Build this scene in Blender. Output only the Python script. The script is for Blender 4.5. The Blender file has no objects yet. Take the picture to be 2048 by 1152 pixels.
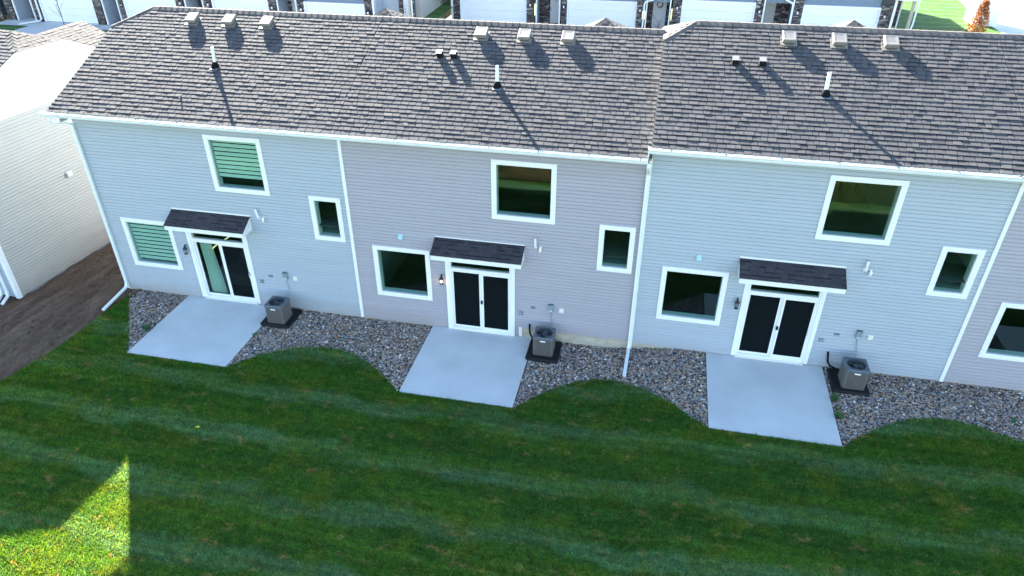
import bpy, math, random
import numpy as np
from mathutils import Vector
random.seed(7); np.random.seed(7)
R = math.radians
scene = bpy.context.scene
col = scene.collection

# ------------------------------------------------------------------ camera
cam_d = bpy.data.cameras.new('camera'); cam = bpy.data.objects.new('camera', cam_d); col.objects.link(cam)
cam.location = (13.421, -16.347, 12.238)
cam.rotation_euler = (R(90 - 32.53), 0, R(11.85))
cam_d.lens = 1410.2 / 2048 * 36; cam_d.sensor_width = 36; cam_d.clip_start = .1; cam_d.clip_end = 3000
scene.camera = cam
# ------------------------------------------------------------------ light
AZ, TANE = R(36.7), .50                    # shadows run towards (+sin AZ, -cos AZ)
ELEV = math.atan(TANE)
world = bpy.data.worlds.new('World'); scene.world = world; world.use_nodes = True
wn = world.node_tree; bg = wn.nodes['Background']
sky = wn.nodes.new('ShaderNodeTexSky'); sky.sky_type = 'NISHITA'; sky.sun_disc = False
sky.sun_elevation = ELEV; sky.sun_rotation = -AZ
sky.air_density = 1.0; sky.dust_density = .4; sky.ozone_density = 1.4
wn.links.new(sky.outputs[0], bg.inputs[0]); bg.inputs[1].default_value = .070
sun_d = bpy.data.lights.new('sun', 'SUN'); sun_d.energy = 4.8; sun_d.angle = R(.53); sun_d.color = (1, .93, .82)
sun = bpy.data.objects.new('sun', sun_d); col.objects.link(sun)
sdir = Vector((-math.sin(AZ) * math.cos(ELEV), math.cos(AZ) * math.cos(ELEV), math.sin(ELEV)))
sun.rotation_euler = sdir.to_track_quat('Z', 'Y').to_euler(); sun.location = (-30, 40, 30)
vs = scene.view_settings; vs.view_transform = 'Standard'; vs.look = 'None'; vs.exposure = 3.33; vs.gamma = 1; vs.use_curve_mapping = False
scene.cycles.max_bounces = 7; scene.cycles.transparent_max_bounces = 12
scene.cycles.caustics_reflective = False; scene.cycles.caustics_refractive = False

# ------------------------------------------------------------------ materials
def _new(name):
    m = bpy.data.materials.new(name); m.use_nodes = True
    nt = m.node_tree; return m, nt, nt.nodes['Principled BSDF']
def N(nt, t, **k):
    n = nt.nodes.new(t)
    for a, b in k.items(): setattr(n, a, b)
    return n
def world_pos(nt, scale=(1, 1, 1)):
    g = N(nt, 'ShaderNodeNewGeometry'); mp = N(nt, 'ShaderNodeMapping')
    mp.inputs['Scale'].default_value = scale
    nt.links.new(g.outputs['Position'], mp.inputs['Vector']); return mp.outputs[0]
def noise(nt, vec, scale, detail=4, rough=.55):
    n = N(nt, 'ShaderNodeTexNoise'); n.inputs['Scale'].default_value = scale; n.inputs['Detail'].default_value = detail
    n.inputs['Roughness'].default_value = rough; nt.links.new(vec, n.inputs['Vector']); return n.outputs['Fac']
def ramp(nt, fac, stops, interp='LINEAR'):
    r = N(nt, 'ShaderNodeValToRGB'); r.color_ramp.interpolation = interp
    e = r.color_ramp.elements
    while len(e) < len(stops): e.new(.5)
    for i, (p, c) in enumerate(stops): e[i].position = p; e[i].color = (*c, 1) if len(c) == 3 else c
    nt.links.new(fac, r.inputs[0]); return r.outputs[0]
def mixc(nt, fac, a, b, mode='MIX'):
    m = N(nt, 'ShaderNodeMix', data_type='RGBA', blend_type=mode)
    for s, v in ((m.inputs['Factor'], fac), (m.inputs['A'], a), (m.inputs['B'], b)):
        if hasattr(v, 'is_linked') or isinstance(v, bpy.types.NodeSocket): nt.links.new(v, s)
        else: s.default_value = (*v, 1) if isinstance(v, tuple) else v
    return m.outputs['Result']
def attr(nt, name):
    a = N(nt, 'ShaderNodeAttribute', attribute_name=name); return a.outputs['Fac']
def bump(nt, b, h, strength, dist=.01):
    n = N(nt, 'ShaderNodeBump'); n.inputs['Strength'].default_value = strength; n.inputs['Distance'].default_value = dist
    nt.links.new(h, n.inputs['Height']); nt.links.new(n.outputs[0], b.inputs['Normal'])
def plain(name, c, rough=.5, var=.06, scale=3, metal=0, fine=None, spec=.5, stretch=(1, 1, 1)):
    m, nt, b = _new(name)
    p = world_pos(nt, stretch); f = noise(nt, p, scale, 5)
    lo = tuple(max(0, x * (1 - var)) for x in c); hi = tuple(min(1, x * (1 + var)) for x in c)
    nt.links.new(ramp(nt, f, [(.3, lo), (.7, hi)]), b.inputs['Base Color'])
    b.inputs['Roughness'].default_value = rough; b.inputs['Metallic'].default_value = metal
    b.inputs['Specular IOR Level'].default_value = spec
    if fine: bump(nt, b, noise(nt, p, fine[0], 3), fine[1], fine[2])
    return m

M = {}
def m_vinyl(name, c, z_lo, z_hi):
    m, nt, b = _new(name); p = world_pos(nt, (.3, .3, 4)); q = world_pos(nt)
    f = noise(nt, p, 1.3, 5); col_ = ramp(nt, f, [(.3, tuple(x * .955 for x in c)), (.7, tuple(x * 1.045 for x in c))])
    st = noise(nt, world_pos(nt, (3, 3, .25)), 1.6, 5, .6); col_ = mixc(nt, ramp(nt, st, [(.55, (0, 0, 0)), (.8, (.22, .22, .22))]), col_, tuple(x * .78 for x in c))
    sx = N(nt, 'ShaderNodeSeparateXYZ'); nt.links.new(q, sx.inputs[0]); mr = N(nt, 'ShaderNodeMapRange'); nt.links.new(sx.outputs['Z'], mr.inputs[0]); mr.inputs[1].default_value = z_hi; mr.inputs[2].default_value = z_lo
    sp = N(nt, 'ShaderNodeMath', operation='MULTIPLY'); nt.links.new(mr.outputs[0], sp.inputs[0]); nt.links.new(noise(nt, q, 2.5, 6, .65), sp.inputs[1])
    col_ = mixc(nt, sp.outputs[0], col_, (.30, .25, .19)); nt.links.new(col_, b.inputs['Base Color']); b.inputs['Roughness'].default_value = .45
    bump(nt, b, noise(nt, world_pos(nt, (.5, .5, 3)), 3, 3), .12, .01)
    return m
M['siding_gray'] = m_vinyl('siding_gray', (.340, .384, .430), -.10, .50)
M['siding_mauve'] = m_vinyl('siding_mauve', (.325, .308, .345), -.10, .50)
M['siding_cream'] = m_vinyl('siding_cream', (.40, .388, .352), -.5, .6)
M['siding_navy'] = plain('siding_navy', (.13, .18, .24), .45, .05, 1)
M['siding_pale'] = plain('siding_pale', (.40, .45, .50), .45, .05, 1)
M['white'] = plain('white_trim', (.80, .80, .79), .4, .02, 4)
M['gutter'] = plain('gutter_white', (.74, .77, .77), .35, .03, 4)
M['batten'] = plain('gable_white', (.82, .81, .78), .4, .02, 2)
M['garage'] = plain('garage_white', (.76, .77, .77), .4, .02, 1.5)
M['sheathing'] = plain('sheathing', (.25, .25, .25), .8, .05, 3)
M['inside'] = plain('inside_wall', (.34, .36, .34), .7, .04, 2)
M['carpet'] = plain('carpet', (.10, .10, .10), .9, .2, 25)
M['foundation'] = plain('foundation', (.46, .40, .31), .9, .18, 5, fine=(40, .4, .01))
M['concrete_patio'] = None
M['black'] = plain('black_plastic', (.009, .010, .011), .65, .1, 6, spec=.25)
M['black_metal'] = plain('black_metal', (.01, .01, .011), .35, .1, 8)
M['ac_body'] = plain('ac_body', (.11, .104, .098), .45, .12, 9, stretch=(5, 5, .6))
M['ac_top'] = plain('ac_top', (.10, .115, .13), .45, .06, 6)
M['fan'] = plain('fan_dark', (.02, .025, .03), .5, .1, 6)
M['fan_hub'] = plain('fan_hub', (.10, .12, .13), .4, .1, 6)
M['red'] = plain('badge_red', (.5, .05, .03), .4, .05, 6)
M['box_gray'] = plain('box_gray', (.22, .27, .29), .5, .05, 6)
M['box_dark'] = plain('box_dark', (.13, .16, .19), .5, .05, 6)
M['box_white'] = plain('box_white', (.72, .69, .62), .5, .03, 6)
M['pvc'] = plain('pvc', (.80, .80, .78), .35, .02, 6)
M['vent_beige'] = plain('vent_beige', (.21, .19, .165), .55, .08, 14)
M['rubber'] = plain('rubber', (.008, .008, .009), .9, .1, 9, spec=.1)
M['flash'] = plain('flashing', (.18, .18, .18), .4, .05, 6)
M['blind'] = plain('blind', (.82, .82, .76), .7, .03, 6)
M['curtain'] = plain('curtain', (.74, .78, .70), .8, .05, 5)
M['sofa'] = plain('sofa', (.42, .43, .42), .9, .1, 5)
M['louver'] = plain('louver', (.42, .66, .72), .4, .04, 6)
M['door_white'] = plain('door_white', (.62, .65, .66), .4, .03, 4)
M['door_gray'] = plain('door_gray', (.40, .41, .39), .4, .03, 4)
M['bark'] = plain('bark', (.12, .09, .07), .9, .2, 20)
M['post'] = plain('tan_post', (.42, .38, .30), .6, .05, 4)
M['clay'] = plain('clay_pot', (.20, .04, .02), .6, .1, 6)

def m_concrete(name, c, var=.09):
    m, nt, b = _new(name); p = world_pos(nt)
    big = noise(nt, p, .7, 6, .6); fine_n = noise(nt, p, 90, 3)
    broom = N(nt, 'ShaderNodeTexWave', wave_type='BANDS', bands_direction='Y'); broom.inputs['Scale'].default_value = 22
    broom.inputs['Distortion'].default_value = 3; broom.inputs['Detail'].default_value = 3; nt.links.new(p, broom.inputs['Vector'])
    a = ramp(nt, big, [(.28, tuple(x * (1 - var) for x in c)), (.72, tuple(x * (1 + var) for x in c))])
    a = mixc(nt, .10, a, ramp(nt, fine_n, [(.3, (.2, .2, .2)), (.7, (.8, .8, .8))]), 'OVERLAY')
    spots = noise(nt, p, 11, 2); a = mixc(nt, ramp(nt, spots, [(.76, (0, 0, 0)), (.80, (.55, .55, .55))]), a, tuple(x * .72 for x in c))
    nt.links.new(a, b.inputs['Base Color']); b.inputs['Roughness'].default_value = .85
    bump(nt, b, mixc(nt, .5, broom.outputs[0], fine_n), .15, .002)
    return m
M['concrete_patio'] = m_concrete('concrete_patio', (.50, .525, .52), .12)
M['concrete_drive'] = m_concrete('concrete_drive', (.46, .46, .45))
M['concrete_road'] = m_concrete('concrete_road', (.60, .59, .56))

def m_shingle(name, stops, gran=.35):
    m, nt, b = _new(name); p = world_pos(nt)
    c = ramp(nt, attr(nt, 'tone'), stops)
    g = noise(nt, p, 160, 2, .7); c = mixc(nt, gran, c, ramp(nt, g, [(.25, (.05, .05, .05)), (.75, (.95, .95, .95))]), 'OVERLAY')
    w = noise(nt, p, .8, 5); c = mixc(nt, .5, c, ramp(nt, w, [(.3, (.40, .40, .42)), (.7, (.60, .59, .57))]), 'OVERLAY')
    nt.links.new(c, b.inputs['Base Color']); b.inputs['Roughness'].default_value = .92; b.inputs['Specular IOR Level'].default_value = .25
    bump(nt, b, g, .35, .003)
    return m
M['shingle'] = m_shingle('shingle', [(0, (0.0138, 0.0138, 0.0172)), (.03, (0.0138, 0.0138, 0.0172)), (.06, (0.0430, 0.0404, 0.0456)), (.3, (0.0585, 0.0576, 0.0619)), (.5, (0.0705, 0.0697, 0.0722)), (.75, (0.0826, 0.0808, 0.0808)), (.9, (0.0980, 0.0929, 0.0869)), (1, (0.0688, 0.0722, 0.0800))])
M['shingle_canopy'] = m_shingle('shingle_canopy', [(0, (.014, .015, .019)), (.03, (.014, .015, .019)), (.06, (.030, .030, .036)), (.4, (.042, .042, .050)), (.75, (.056, .052, .058)), (1, (.046, .050, .050))])
M['shingle_cap'] = m_shingle('shingle_cap', [(0, (0.0733, 0.0679, 0.0666)), (.5, (0.0966, 0.0899, 0.0833)), (1, (0.1199, 0.1099, 0.0966))])
M['roof_deck'] = plain('roof_deck', (.05, .05, .05), .95, .2, 8)
M['stone_veneer'] = m_shingle('stone_veneer', [(0, (.035, .032, .035)), (.3, (.075, .065, .065)), (.6, (.15, .12, .11)), (.85, (.24, .22, .21)), (1, (.42, .38, .35))], .2)
M['mortar'] = plain('mortar', (.06, .06, .06), .95, .1, 9)
M['pebble'] = m_shingle('pebble', [(0, (.04, .038, .04)), (.16, (.10, .092, .09)), (.32, (.24, .21, .185)), (.46, (.46, .35, .22)), (.56, (.34, .17, .10)), (.66, (.20, .165, .14)), (.78, (.44, .40, .34)), (.88, (.14, .175, .23)), (.95, (.30, .29, .28)), (1, (.85, .80, .72))], .2)
M['gravel_base'] = plain('gravel_base', (.07, .065, .06), 1, .3, 14)

def lawn_color(nt, use_attr):
    p = world_pos(nt)
    sx = N(nt, 'ShaderNodeSeparateXYZ'); nt.links.new(p, sx.inputs[0])
    warp = noise(nt, p, .35, 3); w2 = N(nt, 'ShaderNodeMath', operation='MULTIPLY_ADD'); nt.links.new(warp, w2.inputs[0]); w2.inputs[1].default_value = 1.6
    nt.links.new(sx.outputs['Y'], w2.inputs[2])
    w3 = N(nt, 'ShaderNodeMath', operation='MULTIPLY'); nt.links.new(w2.outputs[0], w3.inputs[0]); w3.inputs[1].default_value = 2 * math.pi / 1.65
    sn = N(nt, 'ShaderNodeMath', operation='SINE'); nt.links.new(w3.outputs[0], sn.inputs[0])
    sm = N(nt, 'ShaderNodeMapRange', interpolation_type='SMOOTHSTEP'); nt.links.new(sn.outputs[0], sm.inputs[0]); sm.inputs[1].default_value = .1; sm.inputs[2].default_value = .95
    band_n = noise(nt, world_pos(nt, (.25, 1.6, 1)), 1.0, 4)
    stripe = mixc(nt, sm.outputs[0], (.040, .128, .022), (.092, .210, .108))  # mowing stripes, their view-dependent sheen put into the base colour
    stripe = mixc(nt, ramp(nt, band_n, [(.38, (0, 0, 0)), (.68, (.75, .75, .75))]), stripe, (.074, .180, .024))
    blot = noise(nt, p, 1.1, 5, .6)
    stripe = mixc(nt, ramp(nt, blot, [(.50, (0, 0, 0)), (.72, (.7, .7, .7))]), stripe, (.125, .195, .022))
    dry = noise(nt, world_pos(nt, (.8, 1.5, 1)), 2.6, 6, .72)
    c = mixc(nt, ramp(nt, dry, [(.57, (0, 0, 0)), (.69, (.8, .8, .8))]), stripe, (.32, .24, .12))
    fine_s = noise(nt, world_pos(nt, (.16, 3.6, 1)), 1.7, 6, .7)
    c = mixc(nt, .75, c, ramp(nt, fine_s, [(.3, (.30, .30, .30)), (.7, (.70, .70, .72))]), 'OVERLAY')
    clump = noise(nt, p, 7, 5, .7); c = mixc(nt, .85, c, ramp(nt, clump, [(.3, (.26, .28, .26)), (.7, (.74, .72, .66))]), 'OVERLAY')
    if use_attr:
        t = attr(nt, 'tone')
        c = mixc(nt, .8, c, ramp(nt, t, [(0, (.15, .15, .15)), (.5, (.5, .5, .5)), (1, (.85, .82, .70))]), 'OVERLAY')
        c = mixc(nt, ramp(nt, t, [(.972, (0, 0, 0)), (.974, (.6, .6, .6))], 'CONSTANT'), c, (.32, .27, .13))
    return c
def m_lawn(name, use_attr):
    m, nt, b = _new(name); c = lawn_color(nt, use_attr)
    if not use_attr: c = mixc(nt, .35, c, (.04, .045, .015))
    nt.links.new(c, b.inputs['Base Color']); b.inputs['Roughness'].default_value = .75; b.inputs['Specular IOR Level'].default_value = .08
    if use_attr:
        out = nt.nodes['Material Output']; tr = N(nt, 'ShaderNodeBsdfTranslucent'); mx = N(nt, 'ShaderNodeMixShader'); mx.inputs[0].default_value = .35
        c2 = mixc(nt, 1.0, c, (3.0, 2.1, .5), 'MULTIPLY'); nt.links.new(c2, tr.inputs[0])
        nt.links.new(b.outputs[0], mx.inputs[1]); nt.links.new(tr.outputs[0], mx.inputs[2]); nt.links.new(mx.outputs[0], out.inputs[0])
    return m
M['lawn'] = m_lawn('lawn_soil', False); M['grass'] = m_lawn('grass_blades', True)
def m_dirt():
    m, nt, b = _new('dirt'); p = world_pos(nt); q = world_pos(nt, (2.2, .45, 1))
    f = noise(nt, q, 1.6, 8, .65); g = noise(nt, p, 14, 5, .7)
    c = ramp(nt, f, [(.25, (.060, .037, .024)), (.5, (.112, .070, .045)), (.75, (.185, .125, .085))])
    c = mixc(nt, .6, c, ramp(nt, g, [(.3, (.25, .25, .25)), (.7, (.72, .72, .72))]), 'OVERLAY')
    e = noise(nt, p, 1.9, 5); c = mixc(nt, ramp(nt, e, [(.60, (0, 0, 0)), (.72, (.55, .55, .55))]), c, (.15, .135, .06))
    nt.links.new(c, b.inputs['Base Color']); b.inputs['Roughness'].default_value = .95; b.inputs['Specular IOR Level'].default_value = .2
    bump(nt, b, g, .8, .03); return m
M['dirt'] = m_dirt()
def m_field():
    m, nt, b = _new('field'); p = world_pos(nt)
    f = noise(nt, p, .25, 8, .65); g = noise(nt, p, 6, 6, .7)
    c = ramp(nt, f, [(.3, (.05, .09, .02)), (.5, (.09, .11, .03)), (.7, (.20, .15, .07))])
    c = mixc(nt, .6, c, ramp(nt, g, [(.3, (.25, .25, .25)), (.7, (.75, .75, .75))]), 'OVERLAY')
    nt.links.new(c, b.inputs['Base Color']); b.inputs['Roughness'].default_value = .95; bump(nt, b, g, .8, .05); return m
M['field'] = m_field()
def m_leaf(name, stops):
    m, nt, b = _new(name); c = ramp(nt, attr(nt, 'tone'), stops); nt.links.new(c, b.inputs['Base Color']); b.inputs['Roughness'].default_value = .6
    out = nt.nodes['Material Output']; tr = N(nt, 'ShaderNodeBsdfTranslucent'); mx = N(nt, 'ShaderNodeMixShader'); mx.inputs[0].default_value = .3
    nt.links.new(c, tr.inputs[0]); nt.links.new(b.outputs[0], mx.inputs[1]); nt.links.new(tr.outputs[0], mx.inputs[2]); nt.links.new(mx.outputs[0], out.inputs[0]); return m
M['weed'] = m_leaf('weed_leaf', [(0, (.03, .10, .03)), (1, (.09, .20, .06))])
M['orange_leaf'] = m_leaf('orange_leaf', [(0, (.20, .05, .015)), (.5, (.46, .14, .04)), (.8, (.55, .24, .10)), (1, (.06, .09, .02))])
M['yellow_leaf'] = m_leaf('yellow_leaf', [(0, (.6, .55, .03)), (1, (.7, .6, .05))])
M['meadow'] = m_leaf('meadow_blade', [(0, (.04, .09, .02)), (.45, (.06, .10, .025)), (.7, (.15, .12, .05)), (1, (.20, .15, .07))])
M['orange_flower'] = m_leaf('orange_flower', [(0, (.6, .16, .07)), (1, (.75, .30, .18))])

def m_glass(name, tint):
    m = bpy.data.materials.new(name); m.use_nodes = True; nt = m.node_tree; nt.nodes.clear()
    out = N(nt, 'ShaderNodeOutputMaterial'); t = N(nt, 'ShaderNodeBsdfTransparent'); t.inputs[0].default_value = (*tint, 1)
    g = N(nt, 'ShaderNodeBsdfGlossy'); g.inputs['Roughness'].default_value = .015; g.inputs[0].default_value = (.9, 1, .95, 1)
    p = world_pos(nt); bm = N(nt, 'ShaderNodeBump'); bm.inputs['Strength'].default_value = .03; bm.inputs['Distance'].default_value = .02
    nt.links.new(noise(nt, p, 1.4, 1), bm.inputs['Height']); nt.links.new(bm.outputs[0], g.inputs['Normal'])
    gm = N(nt, 'ShaderNodeNewGeometry'); dt = N(nt, 'ShaderNodeVectorMath', operation='DOT_PRODUCT'); nt.links.new(gm.outputs['Normal'], dt.inputs[0]); nt.links.new(gm.outputs['Incoming'], dt.inputs[1])
    ab = N(nt, 'ShaderNodeMath', operation='ABSOLUTE'); nt.links.new(dt.outputs['Value'], ab.inputs[0])
    om = N(nt, 'ShaderNodeMath', operation='SUBTRACT'); om.inputs[0].default_value = 1; nt.links.new(ab.outputs[0], om.inputs[1])
    pw = N(nt, 'ShaderNodeMath', operation='POWER'); nt.links.new(om.outputs[0], pw.inputs[0]); pw.inputs[1].default_value = 5
    fr = N(nt, 'ShaderNodeMath', operation='MULTIPLY_ADD'); nt.links.new(pw.outputs[0], fr.inputs[0]); fr.inputs[1].default_value = .93; fr.inputs[2].default_value = .045
    mx = N(nt, 'ShaderNodeMixShader'); nt.links.new(fr.outputs[0], mx.inputs[0]); nt.links.new(t.outputs[0], mx.inputs[1]); nt.links.new(g.outputs[0], mx.inputs[2])
    nt.links.new(mx.outputs[0], out.inputs[0]); return m
M['glass'] = m_glass('glass', (.745, .875, .84))
M['clear_glass'] = m_glass('clear_glass', (.9, .93, .93))
M['screen'] = m_glass('door_glass', (.74, .85, .82))
M['mesh_screen'] = None
def m_screen():
    m = bpy.data.materials.new('insect_screen'); m.use_nodes = True; nt = m.node_tree; nt.nodes.clear()
    out = N(nt, 'ShaderNodeOutputMaterial'); t = N(nt, 'ShaderNodeBsdfTransparent'); d = N(nt, 'ShaderNodeBsdfDiffuse'); d.inputs[0].default_value = (.010, .013, .015, 1)
    mx = N(nt, 'ShaderNodeMixShader'); mx.inputs[0].default_value = .6
    nt.links.new(t.outputs[0], mx.inputs[1]); nt.links.new(d.outputs[0], mx.inputs[2]); nt.links.new(mx.outputs[0], out.inputs[0]); return m
M['mesh_screen'] = m_screen()
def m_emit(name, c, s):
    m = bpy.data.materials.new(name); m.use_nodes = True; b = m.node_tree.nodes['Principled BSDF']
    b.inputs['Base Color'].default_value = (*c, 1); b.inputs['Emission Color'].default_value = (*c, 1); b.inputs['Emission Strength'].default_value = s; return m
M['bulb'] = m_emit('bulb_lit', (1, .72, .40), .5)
M['strip_glow'] = m_emit('lit_strip', (1, .93, .50), .12)  # emission for the bright streak behind the left door

# ------------------------------------------------------------------ mesh helpers
ORG = {}                                     # world origin of each root
def root_of(o):
    while o.parent: o = o.parent
    return o
class MB:
    def __init__(s): s.v = []; s.f = []; s.t = []
    def add(s, vs_, fs_, tone=.5):
        n = len(s.v); s.v += [tuple(x) for x in vs_]; s.f += [tuple(n + i for i in f) for f in fs_]; s.t += (tone if isinstance(tone, list) else [tone] * len(fs_)); return s
    def box(s, x0, x1, y0, y1, z0, z1, tone=.5):
        if x0 > x1: x0, x1 = x1, x0
        if y0 > y1: y0, y1 = y1, y0
        if z0 > z1: z0, z1 = z1, z0
        v = [(x0, y0, z0), (x1, y0, z0), (x1, y1, z0), (x0, y1, z0), (x0, y0, z1), (x1, y0, z1), (x1, y1, z1), (x0, y1, z1)]
        return s.add(v, [(0, 3, 2, 1), (4, 5, 6, 7), (0, 1, 5, 4), (1, 2, 6, 5), (2, 3, 7, 6), (3, 0, 4, 7)], tone)
    def bevbox(s, x0, x1, y0, y1, z0, z1, b=.01):
        # box with chamfered vertical and top edges
        lo = [(x0 + b, y0), (x1 - b, y0), (x1, y0 + b), (x1, y1 - b), (x1 - b, y1), (x0 + b, y1), (x0, y1 - b), (x0, y0 + b)]
        cx, cy = (x0 + x1) / 2, (y0 + y1) / 2
        sh = lambda p: (p[0] + (b if p[0] < cx else -b) * .7, p[1] + (b if p[1] < cy else -b) * .7)
        v = [(x, y, z0) for x, y in lo] + [(x, y, z1 - b) for x, y in lo] + [(*sh(p), z1) for p in lo]
        f = [tuple(range(7, -1, -1)), tuple(range(16, 24))]
        for i in range(8):
            j = (i + 1) % 8; f += [(i, j, 8 + j, 8 + i), (8 + i, 8 + j, 16 + j, 16 + i)]
        return s.add(v, f)
    def tube(s, pts, rad, seg=8, cap=True):
        pts = [Vector(p) for p in pts]; rings = []
        rr = rad if isinstance(rad, (list, tuple)) else [rad] * len(pts)
        for i, p in enumerate(pts):
            d = (pts[min(i + 1, len(pts) - 1)] - pts[max(i - 1, 0)]).normalized()
            a = d.cross(Vector((0, 0, 1)) if abs(d.z) < .9 else Vector((1, 0, 0))).normalized(); b = d.cross(a)
            rings.append([p + rr[i] * (math.cos(2 * math.pi * k / seg) * a + math.sin(2 * math.pi * k / seg) * b) for k in range(seg)])
        v = [q for r in rings for q in r]; f = []
        for i in range(len(rings) - 1):
            for k in range(seg):
                k2 = (k + 1) % seg; f.append((i * seg + k, i * seg + k2, (i + 1) * seg + k2, (i + 1) * seg + k))
        if cap: f += [tuple(range(seg - 1, -1, -1)), tuple((len(rings) - 1) * seg + k for k in range(seg))]
        return s.add(v, f)
    def sqtube(s, pts, w, d):
        # rectangular pipe following pts in any direction (downspouts)
        pts = [Vector(p) for p in pts]; rings = []
        for i, p in enumerate(pts):
            t = (pts[min(i + 1, len(pts) - 1)] - pts[max(i - 1, 0)]).normalized()
            a = Vector((1, 0, 0)) - t * t.x
            a = a.normalized() if a.length > .3 else Vector((0, 1, 0)); b = t.cross(a).normalized()
            c = .012
            prof = [(-w / 2 + c, -d / 2), (w / 2 - c, -d / 2), (w / 2, -d / 2 + c), (w / 2, d / 2 - c), (w / 2 - c, d / 2), (-w / 2 + c, d / 2), (-w / 2, d / 2 - c), (-w / 2, -d / 2 + c)]
            rings.append([p + a * u + b * q for u, q in prof])
        v = [q for r in rings for q in r]; f = []
        for i in range(len(rings) - 1):
            for k in range(8):
                k2 = (k + 1) % 8; f.append((i * 8 + k, i * 8 + k2, (i + 1) * 8 + k2, (i + 1) * 8 + k))
        f += [tuple(range(7, -1, -1)), tuple((len(rings) - 1) * 8 + k for k in range(8))]
        return s.add(v, f)
    def extr_x(s, prof, x0, x1, caps=True):
        n = len(prof); v = [(x0, y, z) for y, z in prof] + [(x1, y, z) for y, z in prof]
        f = [(i, (i + 1) % n, n + (i + 1) % n, n + i) for i in range(n)]
        if caps: f += [tuple(range(n - 1, -1, -1)), tuple(range(n, 2 * n))]
        return s.add(v, f)
    def build(s, name, mat, parent=None, smooth=False):
        me = bpy.data.meshes.new(name)
        o0 = ORG.get(root_of(parent).name, Vector((0, 0, 0))) if parent else Vector((0, 0, 0))
        me.from_pydata([(x - o0.x, y - o0.y, z - o0.z) for x, y, z in s.v], [], s.f)
        if len(set(s.t)) > 1:
            a = me.attributes.new('tone', 'FLOAT', 'FACE'); a.data.foreach_set('value', s.t)
        elif s.t:
            a = me.attributes.new('tone', 'FLOAT', 'FACE'); a.data.foreach_set('value', s.t)
        me.materials.append(M[mat] if isinstance(mat, str) else mat)
        if smooth: me.shade_smooth()
        o = bpy.data.objects.new(name, me); col.objects.link(o)
        if parent: o.parent = parent
        return o
def tag(o, label=None, cat=None, group=None, kind=None):
    if label: o['label'] = label
    if cat: o['category'] = cat
    if group: o['group'] = group
    if kind: o['kind'] = kind
    return o
def thing(name, loc, label, cat, group=None):
    o = bpy.data.objects.new(name, None); col.objects.link(o); o.location = loc; o.empty_display_size = .2
    ORG[o.name] = Vector(loc); return tag(o, label, cat, group)
def fast_mesh(name, V, F, tone, mat, parent=None):
    # numpy arrays: V (n,3), F (m,k) faces of k corners
    me = bpy.data.meshes.new(name); k = F.shape[1]
    o0 = ORG.get(root_of(parent).name, Vector((0, 0, 0))) if parent else Vector((0, 0, 0))
    V = V - np.array(o0)
    me.vertices.add(len(V)); me.vertices.foreach_set('co', V.astype(np.float32).ravel())
    me.loops.add(F.size); me.loops.foreach_set('vertex_index', F.astype(np.int32).ravel())
    me.polygons.add(len(F)); me.polygons.foreach_set('loop_start', np.arange(0, F.size, k, dtype=np.int32))
    a = me.attributes.new('tone', 'FLOAT', 'FACE'); a.data.foreach_set('value', tone.astype(np.float32))
    me.update(calc_edges=True); me.materials.append(M[mat])
    o = bpy.data.objects.new(name, me); col.objects.link(o)
    if parent: o.parent = parent
    return o

def shingles(part, O, u, v, n, Lv, lo, hi, seed, singles, mat='shingle', expo=.1526, name='shingle', wmin=.12, wmax=.27, t0=.015, xr=None, dash=.5):
    """Courses of single shingle tabs on a roof plane; the lowest `singles` are objects, the rest one joined part."""
    rnd = random.Random(seed); O, u, v, n = Vector(O), Vector(u), Vector(v), Vector(n)
    rest = MB(); cnt = 0; row = 0; k = 0.0
    while k < Lv - .02:
        k1 = min(k + expo, Lv); a = max(lo(k), lo(k1)) if lo(k) > lo(0) else lo(k); b = min(hi(k), hi(k1)) if hi(k) < hi(0) else hi(k)
        x = a - rnd.random() * wmin * .6
        while x < b:
            w = rnd.uniform(wmin, wmax); x0 = max(x, a); x1 = min(x + w, b); x += w
            if x1 - x0 < .03: continue
            t = t0 + rnd.choice([0, .002, .007]) + rnd.random() * .002
            drop = rnd.choice([0, 0, .004, .012]) + rnd.random() * .003
            g = .007
            ka, kb = k - drop * .6 if row else k - .01, k1 + .035
            P = lambda s_, q, h: O + u * s_ + v * q + n * h
            kb2 = min(kb, Lv)
            kd = k1 - rnd.uniform(.026, .042); hd = t + (.0015 - t) * (kd - ka) / (kb2 - ka)
            vv = [P(x0 + g, ka, t), P(x1 - g, ka, t), P(x1 - g, kd, hd), P(x0 + g, kd, hd), P(x1 - g, kb2, .0015), P(x0 + g, kb2, .0015), P(x0 + g, ka, -.002), P(x1 - g, ka, -.002), P(x1 - g, kb2, -.003), P(x0 + g, kb2, -.003)]
            ff = [(0, 1, 2, 3), (3, 2, 4, 5), (6, 7, 1, 0), (7, 8, 4, 2, 1), (9, 6, 0, 3, 5)]
            tone = min(1, max(.07, rnd.gauss(.47, .11))) if rnd.random() > .04 else rnd.uniform(.07, 1)
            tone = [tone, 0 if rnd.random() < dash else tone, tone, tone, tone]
            if cnt < singles and (xr is None or xr[0] < (O + u * x0).x < xr[1]):
                MB().add(vv, ff, tone).build(name, mat, part); cnt += 1
            else: rest.add(vv, ff, tone)
        k = k1; row += 1
    if rest.f: tag(rest.build(name + '_field', mat, part), kind='stuff')

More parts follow.
